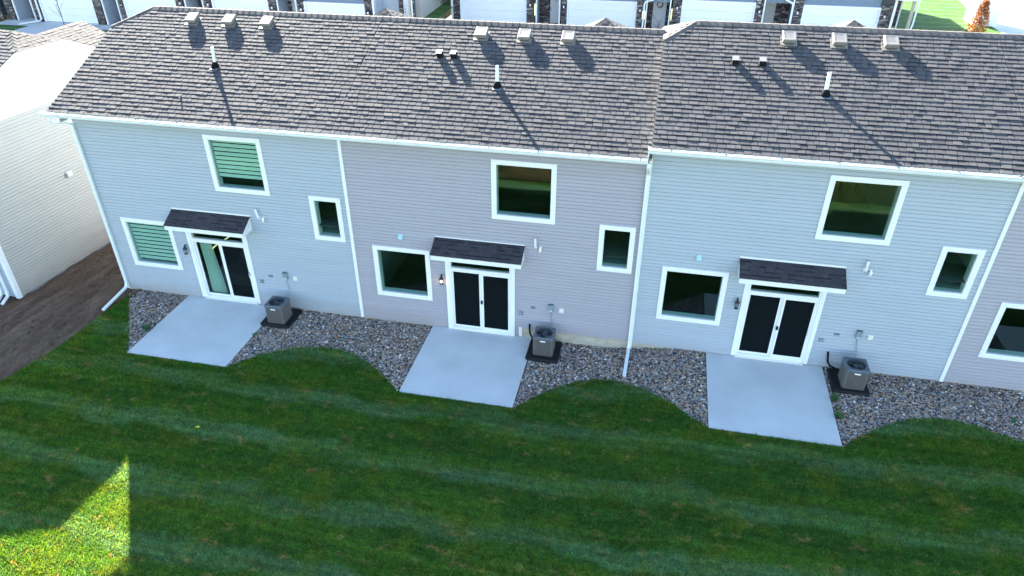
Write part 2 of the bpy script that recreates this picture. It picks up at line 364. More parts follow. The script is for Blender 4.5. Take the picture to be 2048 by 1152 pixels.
def siding(part, P0, u, out, L, z0, z1, openings, mat, expo=.1016, lip=.023):
    """Lap boards one by one; a course that meets an opening (u0,u1,za,zb) is cut into a board on each side."""
    P0, u, out = Vector(P0), Vector(u), Vector(out); z = z0
    while z < z1 - .01:
        zt = min(z + expo, z1); zm = (z + zt) / 2; spans = [(0, L)]
        for o in openings:
            if o[2] < zm < o[3]:
                ns = []
                for s0, s1 in spans:
                    if o[1] <= s0 or o[0] >= s1: ns.append((s0, s1)); continue
                    if o[0] > s0: ns.append((s0, o[0]))
                    if o[1] < s1: ns.append((o[1], s1))
                spans = ns
        for s0, s1 in spans:
            if s1 - s0 < .02: continue
            A = P0 + u * s0; B = P0 + u * s1
            prof = [(-.001, z + .001), (lip * .35, z), (lip, z + expo * .2), (.001, zt)]
            v = [(p.x + out.x * d, p.y + out.y * d, zz) for d, zz in prof for p in (A, B)]
            MB().add(v, [(2 * k, 2 * k + 1, 2 * k + 3, 2 * k + 2) for k in range(3)]).build('siding_board', mat, part)
        z = zt

def holed_sheet(mb, x0, x1, y, z0, z1, holes):
    xs = sorted({x0, x1} | {h[i] for h in holes for i in (0, 1)}); zs = sorted({z0, z1} | {h[i] for h in holes for i in (2, 3)})
    for a, b in zip(xs[:-1], xs[1:]):
        for c, d in zip(zs[:-1], zs[1:]):
            m_, n_ = (a + b) / 2, (c + d) / 2
            if any(h[0] < m_ < h[1] and h[2] < n_ < h[3] for h in holes): continue
            mb.add([(a, y, c), (b, y, c), (b, y, d), (a, y, d)], [(0, 1, 2, 3)])

# ------------------------------------------------------------------ ground
def zg(x):
    t = min(1, max(0, (x - 12.4) / 2.4)); t = t * t * (3 - 2 * t); return -.06 + .26 * t
def zg_np(x):
    t = np.clip((x - 12.4) / 2.4, 0, 1); t = t * t * (3 - 2 * t); return -.06 + .26 * t
EDGE = [(-14, -10.7), (-8, -9.6), (-6, -8.4), (-4.12, -6.81), (-3.36, -5.5), (-2.98, -4.59), (-2.81, -3.93), (-2.62, -3.0), (-2.56, -1.9), (-2.50, -.9), (-2.46, -.32),
        (-.5, -3.04), (2.56, -3.06), (2.81, -2.75), (3.2, -2.34), (3.66, -2.03), (4.16, -1.81), (4.71, -1.67), (5.31, -1.64), (5.92, -1.82), (6.5, -2.15), (7.0, -2.53), (7.35, -2.88), (7.6, -3.06),
        (10.66, -3.05), (11.02, -2.62), (11.41, -2.21), (11.83, -1.85), (12.27, -1.61), (12.72, -1.47), (13.26, -1.52), (13.79, -1.78), (14.31, -2.11), (14.75, -2.44), (15.12, -2.77), (15.42, -2.98), (15.53, -3.06),
        (18.58, -3.05), (18.97, -2.65), (19.44, -2.25), (19.9, -1.94), (20.36, -1.72), (20.91, -1.57), (21.42, -1.55), (21.85, -1.62), (22.24, -1.79), (22.79, -2.01), (23.3, -2.5), (23.7, -3.06), (26.75, -3.05), (28, -2), (30, -1.6), (34, -1.6)]
EX = np.array([e[0] for e in EDGE]); EY = np.array([e[1] for e in EDGE])
def lawn_top(x): return float(np.interp(x, EX, EY))

g = MB(); g.add([(-400, -400, -.75), (400, -400, -.75), (400, 500, -.75), (-400, 500, -.75)], [(0, 1, 2, 3)])
tag(g.build('ground', 'field'), kind='structure')
# lawn sheet
g = MB(); xs = list(np.arange(-14, 34.01, .12))
for a, b in zip(xs[:-1], xs[1:]):
    ta, tb = lawn_top(a), lawn_top(b)
    rows = 6; va = []; 
    for i in range(rows + 1):
        f = i / rows; va += [(a, ta + (-10.9 - ta) * f, zg(a) - .02), (b, tb + (-10.9 - tb) * f, zg(b) - .02)]
    g.add(va, [(2 * i, 2 * i + 2, 2 * i + 3, 2 * i + 1) for i in range(rows)])
tag(g.build('lawn', 'lawn'), kind='structure')

# grass blades over the part of the lawn near the camera's view
def in_view(x, y, pad=1.2):
    # lines through the frame's sides on the ground, with room for a step aside
    ok = (x > -3.6 - pad) & (x < 26 + pad)
    yb = np.interp(x, [-6, 1.7, 21.4, 28], [-10.8, -9.95, -5.95, -4.5]) - pad
    left = np.interp(y, [-10, -5, 0], [1.6, -3.0, -6]) - pad * 1.2
    return ok & (y > yb) & (x > left)
def blades(n, w, h, seed):
    rs = np.random.RandomState(seed)
    x = rs.uniform(-5, 27, n); y = rs.uniform(-11.5, 0, n)
    top = np.interp(x, EX, EY) + .035 * np.sin(x * 9) * np.sin(x * 23.0) + rs.normal(0, .02, n)
    k = (y < top) & in_view(x, y); x, y = x[k], y[k]; m = len(x)
    z = zg_np(x) - .02
    ang = rs.uniform(0, 2 * np.pi, m); L = rs.uniform(.6, 1.25, m) * h; W = rs.uniform(.7, 1.3, m) * w
    lean = rs.uniform(.2, .95, m); az = rs.uniform(0, 2 * np.pi, m)
    s = np.sign(np.sin(y * 2 * np.pi / 1.25)) * .35
    dx = np.cos(az) * lean + s; dy = np.sin(az) * lean
    nrm = np.sqrt(dx * dx + dy * dy + 1); 
    tip = np.stack([x + dx / nrm * L, y + dy / nrm * L, z + L / nrm], 1)
    a = np.stack([x - np.cos(ang) * W / 2, y - np.sin(ang) * W / 2, z], 1); b = np.stack([x + np.cos(ang) * W / 2, y + np.sin(ang) * W / 2, z], 1)
    V = np.stack([a, b, tip], 1).reshape(-1, 3); F = np.arange(3 * m).reshape(-1, 3)
    return V, F, rs.rand(m)
V, F, T = blades(1350000, .013, .062, 3)
tag(fast_mesh('grass', V, F, T, 'grass'), 'short mown striped green lawn with pale dry patches', 'grass', kind='stuff')
# rough meadow beyond the lawn (seen mirrored in the windows)
rs = np.random.RandomState(5); n = 110000
x = rs.uniform(-8, 40, n); y = -11.1 - rs.uniform(0, 1, n) ** 1.8 * 16; z = np.full(n, -.12); L = rs.uniform(.12, .55, n) * np.clip((-10.3 - y) / 1.5, .35, 1.3); an = rs.uniform(0, 6.28, n); W = .018
V = np.stack([np.stack([x - np.cos(an) * W, y - np.sin(an) * W, z], 1), np.stack([x + np.cos(an) * W, y + np.sin(an) * W, z], 1), np.stack([x + rs.normal(0, .2, n), y + rs.normal(0, .2, n), z + L], 1)], 1).reshape(-1, 3)
tag(fast_mesh('meadow', V, np.arange(3 * n).reshape(-1, 3), np.clip(.5 + .5 * np.sin(x * .7 + y * .4) * .8 + rs.normal(0, .2, n), 0, 1), 'meadow'), 'rough tall grass growing beyond the lawn', 'grass', kind='stuff')

# bare soil strip between the houses
def soil_z(x, y):
    return -.09 - .42 * min(1, max(0, (-2.75 - x) / 3.3)) + .035 * math.sin((x + .12 * y) * 5.2 + .5) * math.sin(y * .7 + 1) + .03 * math.sin(x * 11 + y * 2.1) * math.sin(y * 3.7) + .02 * math.sin(x * 23 + y * 9) + random.uniform(-.012, .012) 
g = MB(); nx, ny = 46, 260; xs = np.linspace(-8.2, -2.2, nx); ys = np.linspace(-12, 14, ny); vv = []
for b in ys:
    for a in xs: vv.append((a, b, soil_z(a, b) - (.12 if b < lawn_top(a) - .05 and b < -.3 else 0)))
g.add(vv, [(j * nx + i, j * nx + i + 1, (j + 1) * nx + i + 1, (j + 1) * nx + i) for j in range(ny - 1) for i in range(nx - 1)])
o = g.build('dirt_path', 'dirt', smooth=True); tag(o, kind='structure')

def pebble_mesh(pts, zs, size, seed, name, mat, flat=.6):
    rs = np.random.RandomState(seed); ph = (1 + 5 ** .5) / 2
    base = np.array([(-1, ph, 0), (1, ph, 0), (-1, -ph, 0), (1, -ph, 0), (0, -1, ph), (0, 1, ph), (0, -1, -ph), (0, 1, -ph), (ph, 0, -1), (ph, 0, 1), (-ph, 0, -1), (-ph, 0, 1)]) / 1.9
    fc = np.array([(0, 11, 5), (0, 5, 1), (0, 1, 7), (0, 7, 10), (0, 10, 11), (1, 5, 9), (5, 11, 4), (11, 10, 2), (10, 7, 6), (7, 1, 8), (3, 9, 4), (3, 4, 2), (3, 2, 6), (3, 6, 8), (3, 8, 9), (4, 9, 5), (2, 4, 11), (6, 2, 10), (8, 6, 7), (9, 8, 1)])
    m = len(pts); S = size * rs.uniform(.55, 1.5, (m, 1, 1)) * rs.uniform(.7, 1.25, (m, 1, 3)); S[:, :, 2] *= flat
    B = base[None] * S * rs.uniform(.85, 1.15, (m, 12, 1)); an = rs.uniform(0, 6.28, m); c, s = np.cos(an)[:, None], np.sin(an)[:, None]
    X = B[:, :, 0] * c - B[:, :, 1] * s + pts[:, 0:1]; Y = B[:, :, 0] * s + B[:, :, 1] * c + pts[:, 1:2]
    Z = B[:, :, 2] + zs[:, None] + rs.uniform(0, size * .55, (m, 1))
    V = np.stack([X, Y, Z], 2).reshape(-1, 3); F = (fc[None] + 12 * np.arange(m)[:, None, None]).reshape(-1, 3)
    return fast_mesh(name, V, F, np.repeat(rs.rand(m), 20), mat)
# river-rock beds
g = MB(); xs = list(np.arange(-2.7, 30.01, .12))
for a, b in zip(xs[:-1], xs[1:]):
    g.add([(a, .05, zg(a) - .035), (b, .05, zg(b) - .035), (b, lawn_top(b) - .05 if b > -2.45 else -.2, zg(b) - .035), (a, lawn_top(a) - .05 if a > -2.45 else -.2, zg(a) - .035)], [(0, 3, 2, 1)])
tag(g.build('gravel_bed', 'gravel_base'), kind='structure')
n = 88000; rs = np.random.RandomState(11); x = rs.uniform(-2.62, 27, n); y = rs.uniform(-3.1, 0, n)
top = np.interp(x, EX, EY); PAT = [(-.53, 2.55, -.06), (7.58, 10.64, -.06), (15.5, 18.56, .19), (23.7, 26.75, .19)]
k = (y > top + .03 * np.sin(x * 13) * np.sin(x * 5.3) - (rs.rand(n) < .05) * np.abs(rs.normal(0, .16, n))) & (x > -2.46)
for a, b, zz in PAT: k &= ~((x > a - .02) & (x < b + .02))
x, y = x[k], y[k]
tag(pebble_mesh(np.stack([x, y], 1), zg_np(x) - .03, .026, 2, 'river_rock', 'pebble'), 'grey and tan river rock filling the beds along the wall', 'gravel', kind='stuff')
# soil clods
rs = np.random.RandomState(21); n = 2600; x = rs.uniform(-6.3, -2.75, n); y = rs.uniform(-7, 6, n)
k = (x < np.interp(y, EY[:11], EX[:11]) - .05) | (y > -.2); x, y = x[k], y[k]
pm = pebble_mesh(np.stack([x, y], 1), -.10 - .42 * np.clip((-2.75 - x) / 3.3, 0, 1), .022, 4, 'soil_clods', 'dirt'); tag(pm, 'loose clods of brown soil on the bare strip', 'soil', kind='stuff')

# patios
for i, (a, b, zz) in enumerate(PAT):
    p = MB().bevbox(a, b, -3.05, -.005, zz - .12, zz + .012, .012).build('patio', 'concrete_patio'); tag(p, kind='structure')

# ------------------------------------------------------------------ the row of townhouses
SL = .4514; EAVE_Y, EAVE_Z = -.436, 5.918; RIDGE_Y = 3.88
nl = math.hypot(1, SL); VUP = (0, 1 / nl, SL / nl); VN = (0, -SL / nl, 1 / nl); SLEN = (RIDGE_Y - EAVE_Y) * nl
RIDGE_Z = EAVE_Z + SL * (RIDGE_Y - EAVE_Y)
UNITS = [dict(x0=-2.70, x1=5.36, ox=0, oz=0, dz=0, mat='siding_gray', zb=-.03),
         dict(x0=5.36, x1=13.42, ox=8.08, oz=-.04, dz=0, mat='siding_mauve', zb=-.05),
         dict(x0=13.42, x1=21.5, ox=16.15, oz=.25, dz=.27, mat='siding_gray', zb=.21),
         dict(x0=21.5, x1=29.6, ox=24.23, oz=.22, dz=.27, mat='siding_mauve', zb=.21)]
ULAB = ['end townhouse with pale grey siding, striped blinds and open curtains', 'townhouse with mauve-grey siding between two pale grey ones',
        'pale grey townhouse with raised roof, right of the mauve one', 'mauve-grey townhouse cut off at the right edge of the picture']
LW = (-2.130, -.444, .904, 2.570); UW = (1.373, 3.067, 3.769, 5.444); SW = (4.230, 5.157, 2.523, 3.894); DR = (0, 2.0, 0, 2.60)

def casing(mb, x0, x1, z0, z1, w, y0, y1, bottom=True):
    mb.box(x0, x0 + w, y0, y1, z0, z1); mb.box(x1 - w, x1, y0, y1, z0, z1)
    mb.box(x0 + w, x1 - w, y0 - .002, y1, z1 - w, z1)
    if bottom: mb.box(x0 + w, x1 - w, y0 - .002, y1, z0, z0 + w)
def window(root, r, blind=None):
    x0, x1, z0, z1 = r
    mb = MB(); casing(mb, x0, x1, z0, z1, .088, -.052, .0); w = mb.build('window', 'white', root)
    a = .086; mb = MB(); casing(mb, x0 + a, x1 - a, z0 + a, z1 - a, .048, -.046, .05); mb.build('window_frame', 'white', w)
    b = .134; MB().box(x0 + b, x1 - b, .016, .022, z0 + b, z1 - b).build('pane', 'glass', w)
    mb = MB(); casing(mb, x0 + b - .03, x1 - b + .03, z0 + b - .03, z1 - b + .03, .03, .05, .20); mb.build('sill', 'white', w)
    if blind:
        n, drop, tilt = blind; H = (z1 - b) - (z0 + b); top = z1 - b; st = H * drop / n
        for i in range(n):
            zt = top - i * st; hgt = st * .75
            MB().add([(x0 + b + .03, .075, zt), (x1 - b - .01, .075, zt), (x1 - b - .01, .071, zt - hgt), (x0 + b + .03, .071, zt - hgt), (x0 + b + .03, .079, zt), (x1 - b - .01, .079, zt), (x1 - b - .01, .075, zt - hgt), (x0 + b + .03, .075, zt - hgt)],
                     [(0, 3, 2, 1), (4, 5, 6, 7), (0, 1, 5, 4), (3, 7, 6, 2)]).build('slat', 'blind', w)
        MB().box(x0 + b + .03, x1 - b - .01, .090, .093, top - n * st, top).build('sheer', 'mesh_screen', w)
    return w
def sliding_door(root, ox, oz, screened):
    X = lambda v: ox + v; Z = lambda v: oz + v
    mb = MB(); mb.box(X(0), X(.105), -.055, 0, Z(-.01), Z(2.58)); mb.box(X(1.895), X(2.0), -.055, 0, Z(-.01), Z(2.58)); mb.box(X(.105), X(1.895), -.057, 0, Z(2.44), Z(2.58))
    d = mb.build('sliding_door', 'white', root)
    mb = MB(); mb.box(X(.105), X(.16), -.03, .09, Z(0), Z(2.44)); mb.box(X(1.84), X(1.895), -.03, .09, Z(0), Z(2.44)); mb.box(X(.16), X(1.84), -.028, .09, Z(1.99), Z(2.10)); mb.box(X(.16), X(1.84), -.028, .09, Z(2.40), Z(2.44))
    mb.box(X(.16), X(1.84), -.05, .09, Z(0), Z(.045)); mb.box(X(.16), X(1.84), -.022, -.012, Z(.045), Z(.062)); mb.build('door_frame', 'white', d)
    MB().box(X(.105), X(1.895), -.075, -.03, Z(-.045), Z(-.002)).build('threshold', 'box_white', d)
    MB().box(X(.16), X(1.84), .03, .036, Z(2.10), Z(2.40)).build('transom_pane', 'glass', d)
    # back panel (left) and front panel (right)
    mb = MB(); mb.box(X(.16), X(.205), .03, .06, Z(.045), Z(1.99)); mb.box(X(.95), X(1.045), .03, .06, Z(.045), Z(1.99)); mb.box(X(.205), X(.95), .031, .059, Z(.045), Z(.125)); mb.box(X(.205), X(.95), .031, .059, Z(1.94), Z(1.99)); mb.build('door_panel', 'white', d)
    mb = MB(); mb.box(X(1.03), X(1.085), -.012, .022, Z(.062), Z(1.99)); mb.box(X(1.80), X(1.84), -.012, .022, Z(.062), Z(1.99)); mb.box(X(1.085), X(1.80), -.011, .021, Z(.062), Z(.15)); mb.box(X(1.085), X(1.80), -.011, .021, Z(1.93), Z(1.99)); mb.build('door_panel', 'white', d)
    MB().box(X(.205), X(.95), .042, .048, Z(.125), Z(1.94)).build('pane', 'screen', d)
    MB().box(X(1.085), X(1.80), .003, .009, Z(.15), Z(1.93)).build('pane', 'screen', d)
    MB().box(X(1.085), X(1.80), -.008, -.007, Z(.15), Z(1.93)).build('insect_screen', 'mesh_screen', d)
    if screened: MB().box(X(.205), X(.95), .030, .031, Z(.125), Z(1.94)).build('insect_screen', 'mesh_screen', d)
    hx = 1.815 if not screened else 1.03
    MB().bevbox(X(hx - .03), X(hx + .03), -.05, -.012, Z(.98), Z(1.09), .008).build('latch', 'black', d)
    mb = MB(); mb.tube([(X(1.825), -.012, Z(.86)), (X(1.825), -.05, Z(.90)), (X(1.825), -.05, Z(1.06)), (X(1.825), -.012, Z(1.10))], .012, 6); mb.build('handle', 'white', d)
def canopy(root, ox, oz, seed):
    X = lambda v: ox + v; Z = lambda v: oz + v
    zt, zo, yo, x0, x1 = 3.054, 2.755, -.55, -.255, 2.275
    c = MB(); c.add([(X(x0 + .02), -.001, Z(2.60)), (X(x1 - .02), -.001, Z(2.60)), (X(x1 - .02), yo + .03, Z(2.60)), (X(x0 + .02), yo + .03, Z(2.60)), (X(x0 + .02), -.001, Z(zt - .02)), (X(x1 - .02), -.001, Z(zt - .02)), (X(x1 - .02), yo + .03, Z(zo - .005)), (X(x0 + .02), yo + .03, Z(zo - .005))],
                    [(0, 1, 2, 3), (4, 7, 6, 5), (3, 2, 6, 7), (1, 5, 6, 2), (0, 3, 7, 4)])
    d = c.build('door_canopy', 'white', root)
    MB().box(X(x0 + .01), X(x1 - .01), yo + .008, yo + .0295, Z(2.598), Z(zo - .012)).build('fascia', 'white', d)
    MB().extr_x([(.0, Z(zt + .012)), (-.05, Z(zt - .012)), (-.002, Z(zt + .05))], X(x0), X(x1)).build('flashing', 'box_white', d)
    l = math.hypot(-yo, zt - zo); v = (0, -yo / l, (zt - zo) / l); n = (0, -(zt - zo) / l, -yo / l)
    MB().add([(X(x0), yo, Z(zo)), (X(x1), yo, Z(zo)), (X(x1), 0, Z(zt)), (X(x0), 0, Z(zt)), (X(x0), yo, Z(zo - .012)), (X(x1), yo, Z(zo - .012)), (X(x1), 0, Z(zt - .012)), (X(x0), 0, Z(zt - .012))], [(0, 1, 2, 3), (4, 5, 1, 0), (5, 6, 2, 1), (7, 4, 0, 3)]).build('deck', 'shingle_canopy', d)
    shingles(d, (X(x0), yo - .012, Z(zo - .004)), (1, 0, 0), v, n, l, lambda k: 0, lambda k: x1 - x0, seed, 300, 'shingle_canopy', .13, wmin=.14, wmax=.28, t0=.005)

roots = []
for ui, U in enumerate(UNITS):
    x0, x1, ox, oz, dz, mat, zb = (U[k] for k in ('x0', 'x1', 'ox', 'oz', 'dz', 'mat', 'zb'))
    root = thing('townhouse', ((x0 + x1) / 2, 0, zb), ULAB[ui], 'house', 'attached townhouses of the near row'); roots.append(root)
    top = 5.76 + dz
    rects = [tuple([r[0] + ox, r[1] + ox, r[2] + oz, r[3] + oz]) for r in (LW, UW, SW, DR)]
    holes = [(r[0] + .12, r[1] - .12, r[2] + (.12 if i < 3 else 0), r[3] - .12) for i, r in enumerate(rects)]
    # rear wall sheathing with the openings, other walls, inside
    mb = MB(); holed_sheet(mb, x0, x1, .0, zb, top + .05, holes)
    if ui == 0:
        mb.add([(x0, 0, zb), (x0, 7.76, zb), (x0, 7.76, top), (x0, 0, top)], [(0, 1, 2, 3)])
    mb.add([(x0, 7.76, zb), (x1, 7.76, zb), (x1, 7.76, top), (x0, 7.76, top)], [(0, 1, 2, 3)])
    wall = mb.build('wall', 'sheathing', root)
    siding(wall, (x0, -.012, 0), (1, 0, 0), (0, -1, 0), x1 - x0, zb, top, [(r[0] - x0 + .065, r[1] - x0 - .065, r[2] + .065, r[3] - .065) for r in rects[:3]] + [(ox - x0 + .04, ox - x0 + 1.96, oz - .2, oz + 2.56)] + ([(10.2 - x0, 99, -.3, .257)] if ui == 1 else []), mat)
    mb = MB(); i0, i1 = x0 + .08, x1 - .08
    for za, zc, m_ in ((oz - .02, oz + 2.70, 0), (oz + 2.95, top - .05, 1)):
        mb.add([(i0, .14, za), (i1, .14, za), (i1, 7.6, za), (i0, 7.6, za), (i0, .14, zc), (i1, .14, zc), (i1, 7.6, zc), (i0, 7.6, zc)], [(4, 5, 6, 7), (1, 2, 6, 5), (2, 3, 7, 6), (3, 0, 4, 7)])
    xm = ox + 3.4; mb.box(xm, xm + .1, .14, 7.5, oz - .02, oz + 2.7); xm = ox + 3.65; mb.box(xm, xm + .1, .14, 7.5, oz + 2.95, top - .06)
    # inside face of the rear wall
    holed_sheet(mb, i0, i1, .135, oz - .02, top - .05, holes)
    mb.build('interior_wall', 'inside', root)
    mb = MB()
    for za in (oz - .021, oz + 2.949): mb.add([(i0, .0, za), (i1, .0, za), (i1, 7.6, za), (i0, 7.6, za)], [(0, 1, 2, 3)])
    mb.build('interior_floor', 'carpet', root)
    mb = MB()
    if ui == 1: mb.box(5.4, 13.40, -.012, .06, -.4, -.055); mb.box(10.2, 13.40, -.0105, .06, -.0549, .30)
    elif ui == 2: mb.box(13.40, 21.5, -.010, .06, -.4, .208)
    else: mb.box(x0 + .01, x1, -.010, .06, -.4, zb - .004)
    mb.build('foundation', 'foundation', root)
    # windows and door
    window(root, rects[0], (10, .96, 0) if ui == 0 else None); window(root, rects[1], (9, .82, 0) if ui == 0 else None); window(root, rects[2])
    sliding_door(root, ox, oz, ui > 0); canopy(root, ox, oz, 40 + ui)
    # corner boards
    if ui == 0:
        mb = MB(); mb.box(x0 - .045, x0 + .06, -.056, .0, zb, top); mb.box(x0 - .047, x0 - .002, -.054, .09, zb, top); mb.build('corner_board', 'white', root)
    if ui in (0, 2): MB().box(x1 - .04, x1 + .05, -.056, .0, zb, top).build('corner_board', 'white', root)
    if ui == 1: MB().box(x1 - .05, x1 + .04, -.056, .0, zb, top).build('corner_board', 'white', root)
    # eave: soffit, fascia, gutter
    ex0 = -3.03 if ui == 0 else (13.36 if ui == 2 else x0 - .0); ex1 = x1 if ui != 1 else 13.35
    ez = EAVE_Z + dz
    MB().box(ex0 + .02, ex1, EAVE_Y + .03, -.001, 5.755 + dz, 5.775 + dz).build('soffit', 'white', root)
    MB().box(ex0 + .01, ex1, EAVE_Y + .008, EAVE_Y + .029, 5.745 + dz, ez - .015).build('fascia', 'white', root)
    gx0 = -3.16 if ui == 0 else ex0; y_, z_ = EAVE_Y + .006, ez - .02
    pr = [(y_, z_), (y_, z_ - .125), (y_ - .075, z_ - .125), (y_ - .092, z_ - .09), (y_ - .098, z_ - .05), (y_ - .120, z_ - .03), (y_ - .122, z_ - .004), (y_ - .108, z_ - .004), (y_ - .108, z_ - .02), (y_ - .088, z_ - .045), (y_ - .078, z_ - .085), (y_ - .068, z_ - .112), (y_ - .008, z_ - .112), (y_ - .008, z_)]
    gt = MB().extr_x(pr, gx0, ex1).build('gutter', 'gutter', root)
    mb = MB(); q = gx0 + .5
    while q < ex1: mb.box(q - .012, q + .012, y_ - .112, y_ - .006, z_ - .012, z_ - .006); mb.box(q - .016, q + .016, y_ - .125, y_ - .108, z_ - .012, z_ + .004); q += 1.22
    tag(mb.build('gutter_hangers', 'box_dark', gt), kind='stuff')
    if ui in (0, 2): MB().extr_x([(y_ - .001, z_ - .002), (y_ - .004, z_ - .12), (y_ - .072, z_ - .12), (y_ - .09, z_ - .085), (y_ - .094, z_ - .05), (y_ - .116, z_ - .03), (y_ - .118, z_ - .006)], gx0 - .004, gx0 + .002).build('end_cap', 'gutter', gt)
    # roof
    rx0 = -3.0 if ui == 0 else (13.40 if ui == 2 else x0); rx1 = x1 if ui != 1 else 13.40
    if ui == 0: cl = dict(y=2.95, xr=-2.07)
    elif ui == 2: cl = dict(y=3.12, xr=14.2)
    else: cl = None
    rz = RIDGE_Z + dz; by = 2 * RIDGE_Y - EAVE_Y
    P = lambda x, y: (x, y, EAVE_Z + dz + SL * ((y if y <= RIDGE_Y else 2 * RIDGE_Y - y) - EAVE_Y) - .004)
    mb = MB()
    if cl:
        yc = cl['y']; yd = 2 * RIDGE_Y - yc
        mb.add([P(rx0, EAVE_Y), P(rx1, EAVE_Y), P(rx1, RIDGE_Y), P(cl['xr'], RIDGE_Y), P(rx0, yc)], [(0, 1, 2, 3, 4)])
        mb.add([P(rx1, by), P(rx0, by), P(rx0, yd), P(cl['xr'], RIDGE_Y), P(rx1, RIDGE_Y)], [(0, 1, 2, 3, 4)])
        mb.add([P(rx0, yc), P(cl['xr'], RIDGE_Y), P(rx0, yd)], [(0, 1, 2)])
    else:
        mb.add([P(rx0, EAVE_Y), P(rx1, EAVE_Y), P(rx1, RIDGE_Y), P(rx0, RIDGE_Y)], [(0, 1, 2, 3)]); mb.add([P(rx1, by), P(rx0, by), P(rx0, RIDGE_Y), P(rx1, RIDGE_Y)], [(0, 1, 2, 3)])
    roof = mb.build('roof', 'roof_deck', root)
    if cl:
        vc = (cl['y'] - EAVE_Y) * nl; slope_x = (cl['xr'] - rx0) / (SLEN - vc)
        lo_ = (lambda k, vc=vc, s=slope_x: max(0, (k - vc) * s))
    else: lo_ = lambda k: 0
    shingles(roof, (rx0, EAVE_Y - .012, EAVE_Z + dz - .012 * SL), (1, 0, 0), VUP, VN, SLEN, lo_, (lambda k, w=rx1 - rx0: w), 100 + ui, 300 if ui < 3 else 60, xr=(-4, 24))
    # ridge and hip caps, gable end below the clip
    def cap(A, B, up, width, lift=.012, seed=0):
        A, B = Vector(A), Vector(B); d = (B - A); L = d.length; d.normalize(); side = d.cross(Vector(up)).normalized(); nn = side.cross(d).normalized(); k = 0; rr = random.Random(seed)
        while k < L - .05:
            a = A + d * k; b = A + d * min(k + .235, L); t = lift + .006
            v = []
            for p, h in ((a, t), (b, lift - .004)):
                v += [p + side * width - Vector((0, 0, width * .43)) + nn * h, p + side * width * .25 + nn * (h + .002), p - side * width * .25 + nn * (h + .002), p - side * width - Vector((0, 0, width * .43)) + nn * h]
            v += [q - nn * .012 for q in v]
            f = [(0, 1, 5, 4), (1, 2, 6, 5), (2, 3, 7, 6), (0, 8, 9, 1), (1, 9, 10, 2), (2, 10, 11, 3), (0, 4, 12, 8), (3, 11, 15, 7)]
            MB().add(v, f, rr.random()).build('ridge_cap', 'shingle_cap', roof); k += .2
    rstart = cl['xr'] if cl else rx0
    cap((rx1, RIDGE_Y, rz), (rstart, RIDGE_Y, rz), (0, 0, 1), .18, .016, seed=ui)
    if cl:
        cap(P(rx0 - .01, cl['y'] - .01), (cl['xr'], RIDGE_Y, rz), (-.5, -.4, 1), .16, .016, seed=9 + ui)
        cap(P(rx0 - .01, 2 * RIDGE_Y - cl['y']), (cl['xr'], RIDGE_Y, rz), (-.5, .4, 1), .16, .016, seed=19 + ui)
        yc = cl['y']; yd = 2 * RIDGE_Y - yc; hz = rz - P(rx0, yc)[2]; hl = math.hypot(cl['xr'] - rx0, hz)
        hv = ((cl['xr'] - rx0) / hl, 0, hz / hl); hn = (-hz / hl, 0, (cl['xr'] - rx0) / hl)
        shingles(roof, (rx0 - .012, yd, P(rx0, yc)[2]), (0, -1, 0), hv, hn, hl, (lambda k, h=hl, w=yd - yc: w / 2 * k / h + .06), (lambda k, h=hl, w=yd - yc: w - w / 2 * k / h - .06), 60 + ui, 60)
        # gable end / step wall with rake boards
        gx = rx0 + (.30 if ui == 0 else .035)
        pz = lambda y: EAVE_Z + dz + SL * ((y if y <= RIDGE_Y else 2 * RIDGE_Y - y) - EAVE_Y)
        base = 5.6 if ui == 0 else 5.7
        mb = MB(); mb.add([(gx, EAVE_Y + .05, base), (gx, by - .05, base), (gx, by - .05, pz(EAVE_Y) - .02), (gx, yd, pz(yc) - .02), (gx, yc, pz(yc) - .02), (gx, EAVE_Y + .05, pz(EAVE_Y) - .02)], [(0, 1, 2, 3, 4, 5)])
        mb.build('gable', 'white' if ui else 'siding_gray', root)
        if ui == 0:
            siding(wall, (x0 - .002, 7.76, 0), (0, -1, 0), (-1, 0, 0), 7.76, zb, 5.76, [], mat)
            MB().add([(rx0 + .02, EAVE_Y + .03, pz(EAVE_Y) - .13), (gx + .1, EAVE_Y + .03, pz(EAVE_Y) - .13), (gx + .1, yc, pz(yc) - .13), (rx0 + .02, yc, pz(yc) - .13)], [(0, 1, 2, 3)]).build('rake_soffit', 'white', root)
        mb = MB(); bz = .15
        for s in (1, -1):
            ya, yb2 = (EAVE_Y - .005, yc) if s == 1 else (by + .005, yd)
            a, b = pz(EAVE_Y), pz(yc)
            mb.add([(rx0 + .002, ya, a - bz), (rx0 + .002, yb2, b - bz), (rx0 + .002, yb2, b - .006), (rx0 + .002, ya, a - .006), (rx0 + .03, ya, a - bz), (rx0 + .03, yb2, b - bz), (rx0 + .03, yb2, b - .006), (rx0 + .03, ya, a - .006)], [(0, 1, 2, 3), (4, 7, 6, 5), (0, 4, 5, 1), (0, 3, 7, 4)])
        mb.box(rx0 + .002, rx0 + .03, yc, yd, pz(yc) - bz, pz(yc) - .006); mb.build('rake_board', 'gutter', root)
        if ui == 2:
            # end return of the higher eave over the lower roof
            MB().box(13.335, 13.358, EAVE_Y - .10, EAVE_Y + .05, 5.90, 6.17).build('eave_return', 'gutter', root)
    # front wing roof peeking over the ridge
    wx = ox + 3.25; pk = (wx, 9.5, 6.98 + dz); hw = 2.5; zb2 = pk[2] - hw * .58
    mb = MB(); mb.add([(wx - hw, 7.0, zb2), (wx + hw, 7.0, zb2), (wx + hw, 12.0, zb2), (wx - hw, 12.0, zb2), pk], [(0, 1, 4), (1, 2, 4), (2, 3, 4), (3, 0, 4)])
    wr = mb.build('front_roof', 'roof_deck', root)
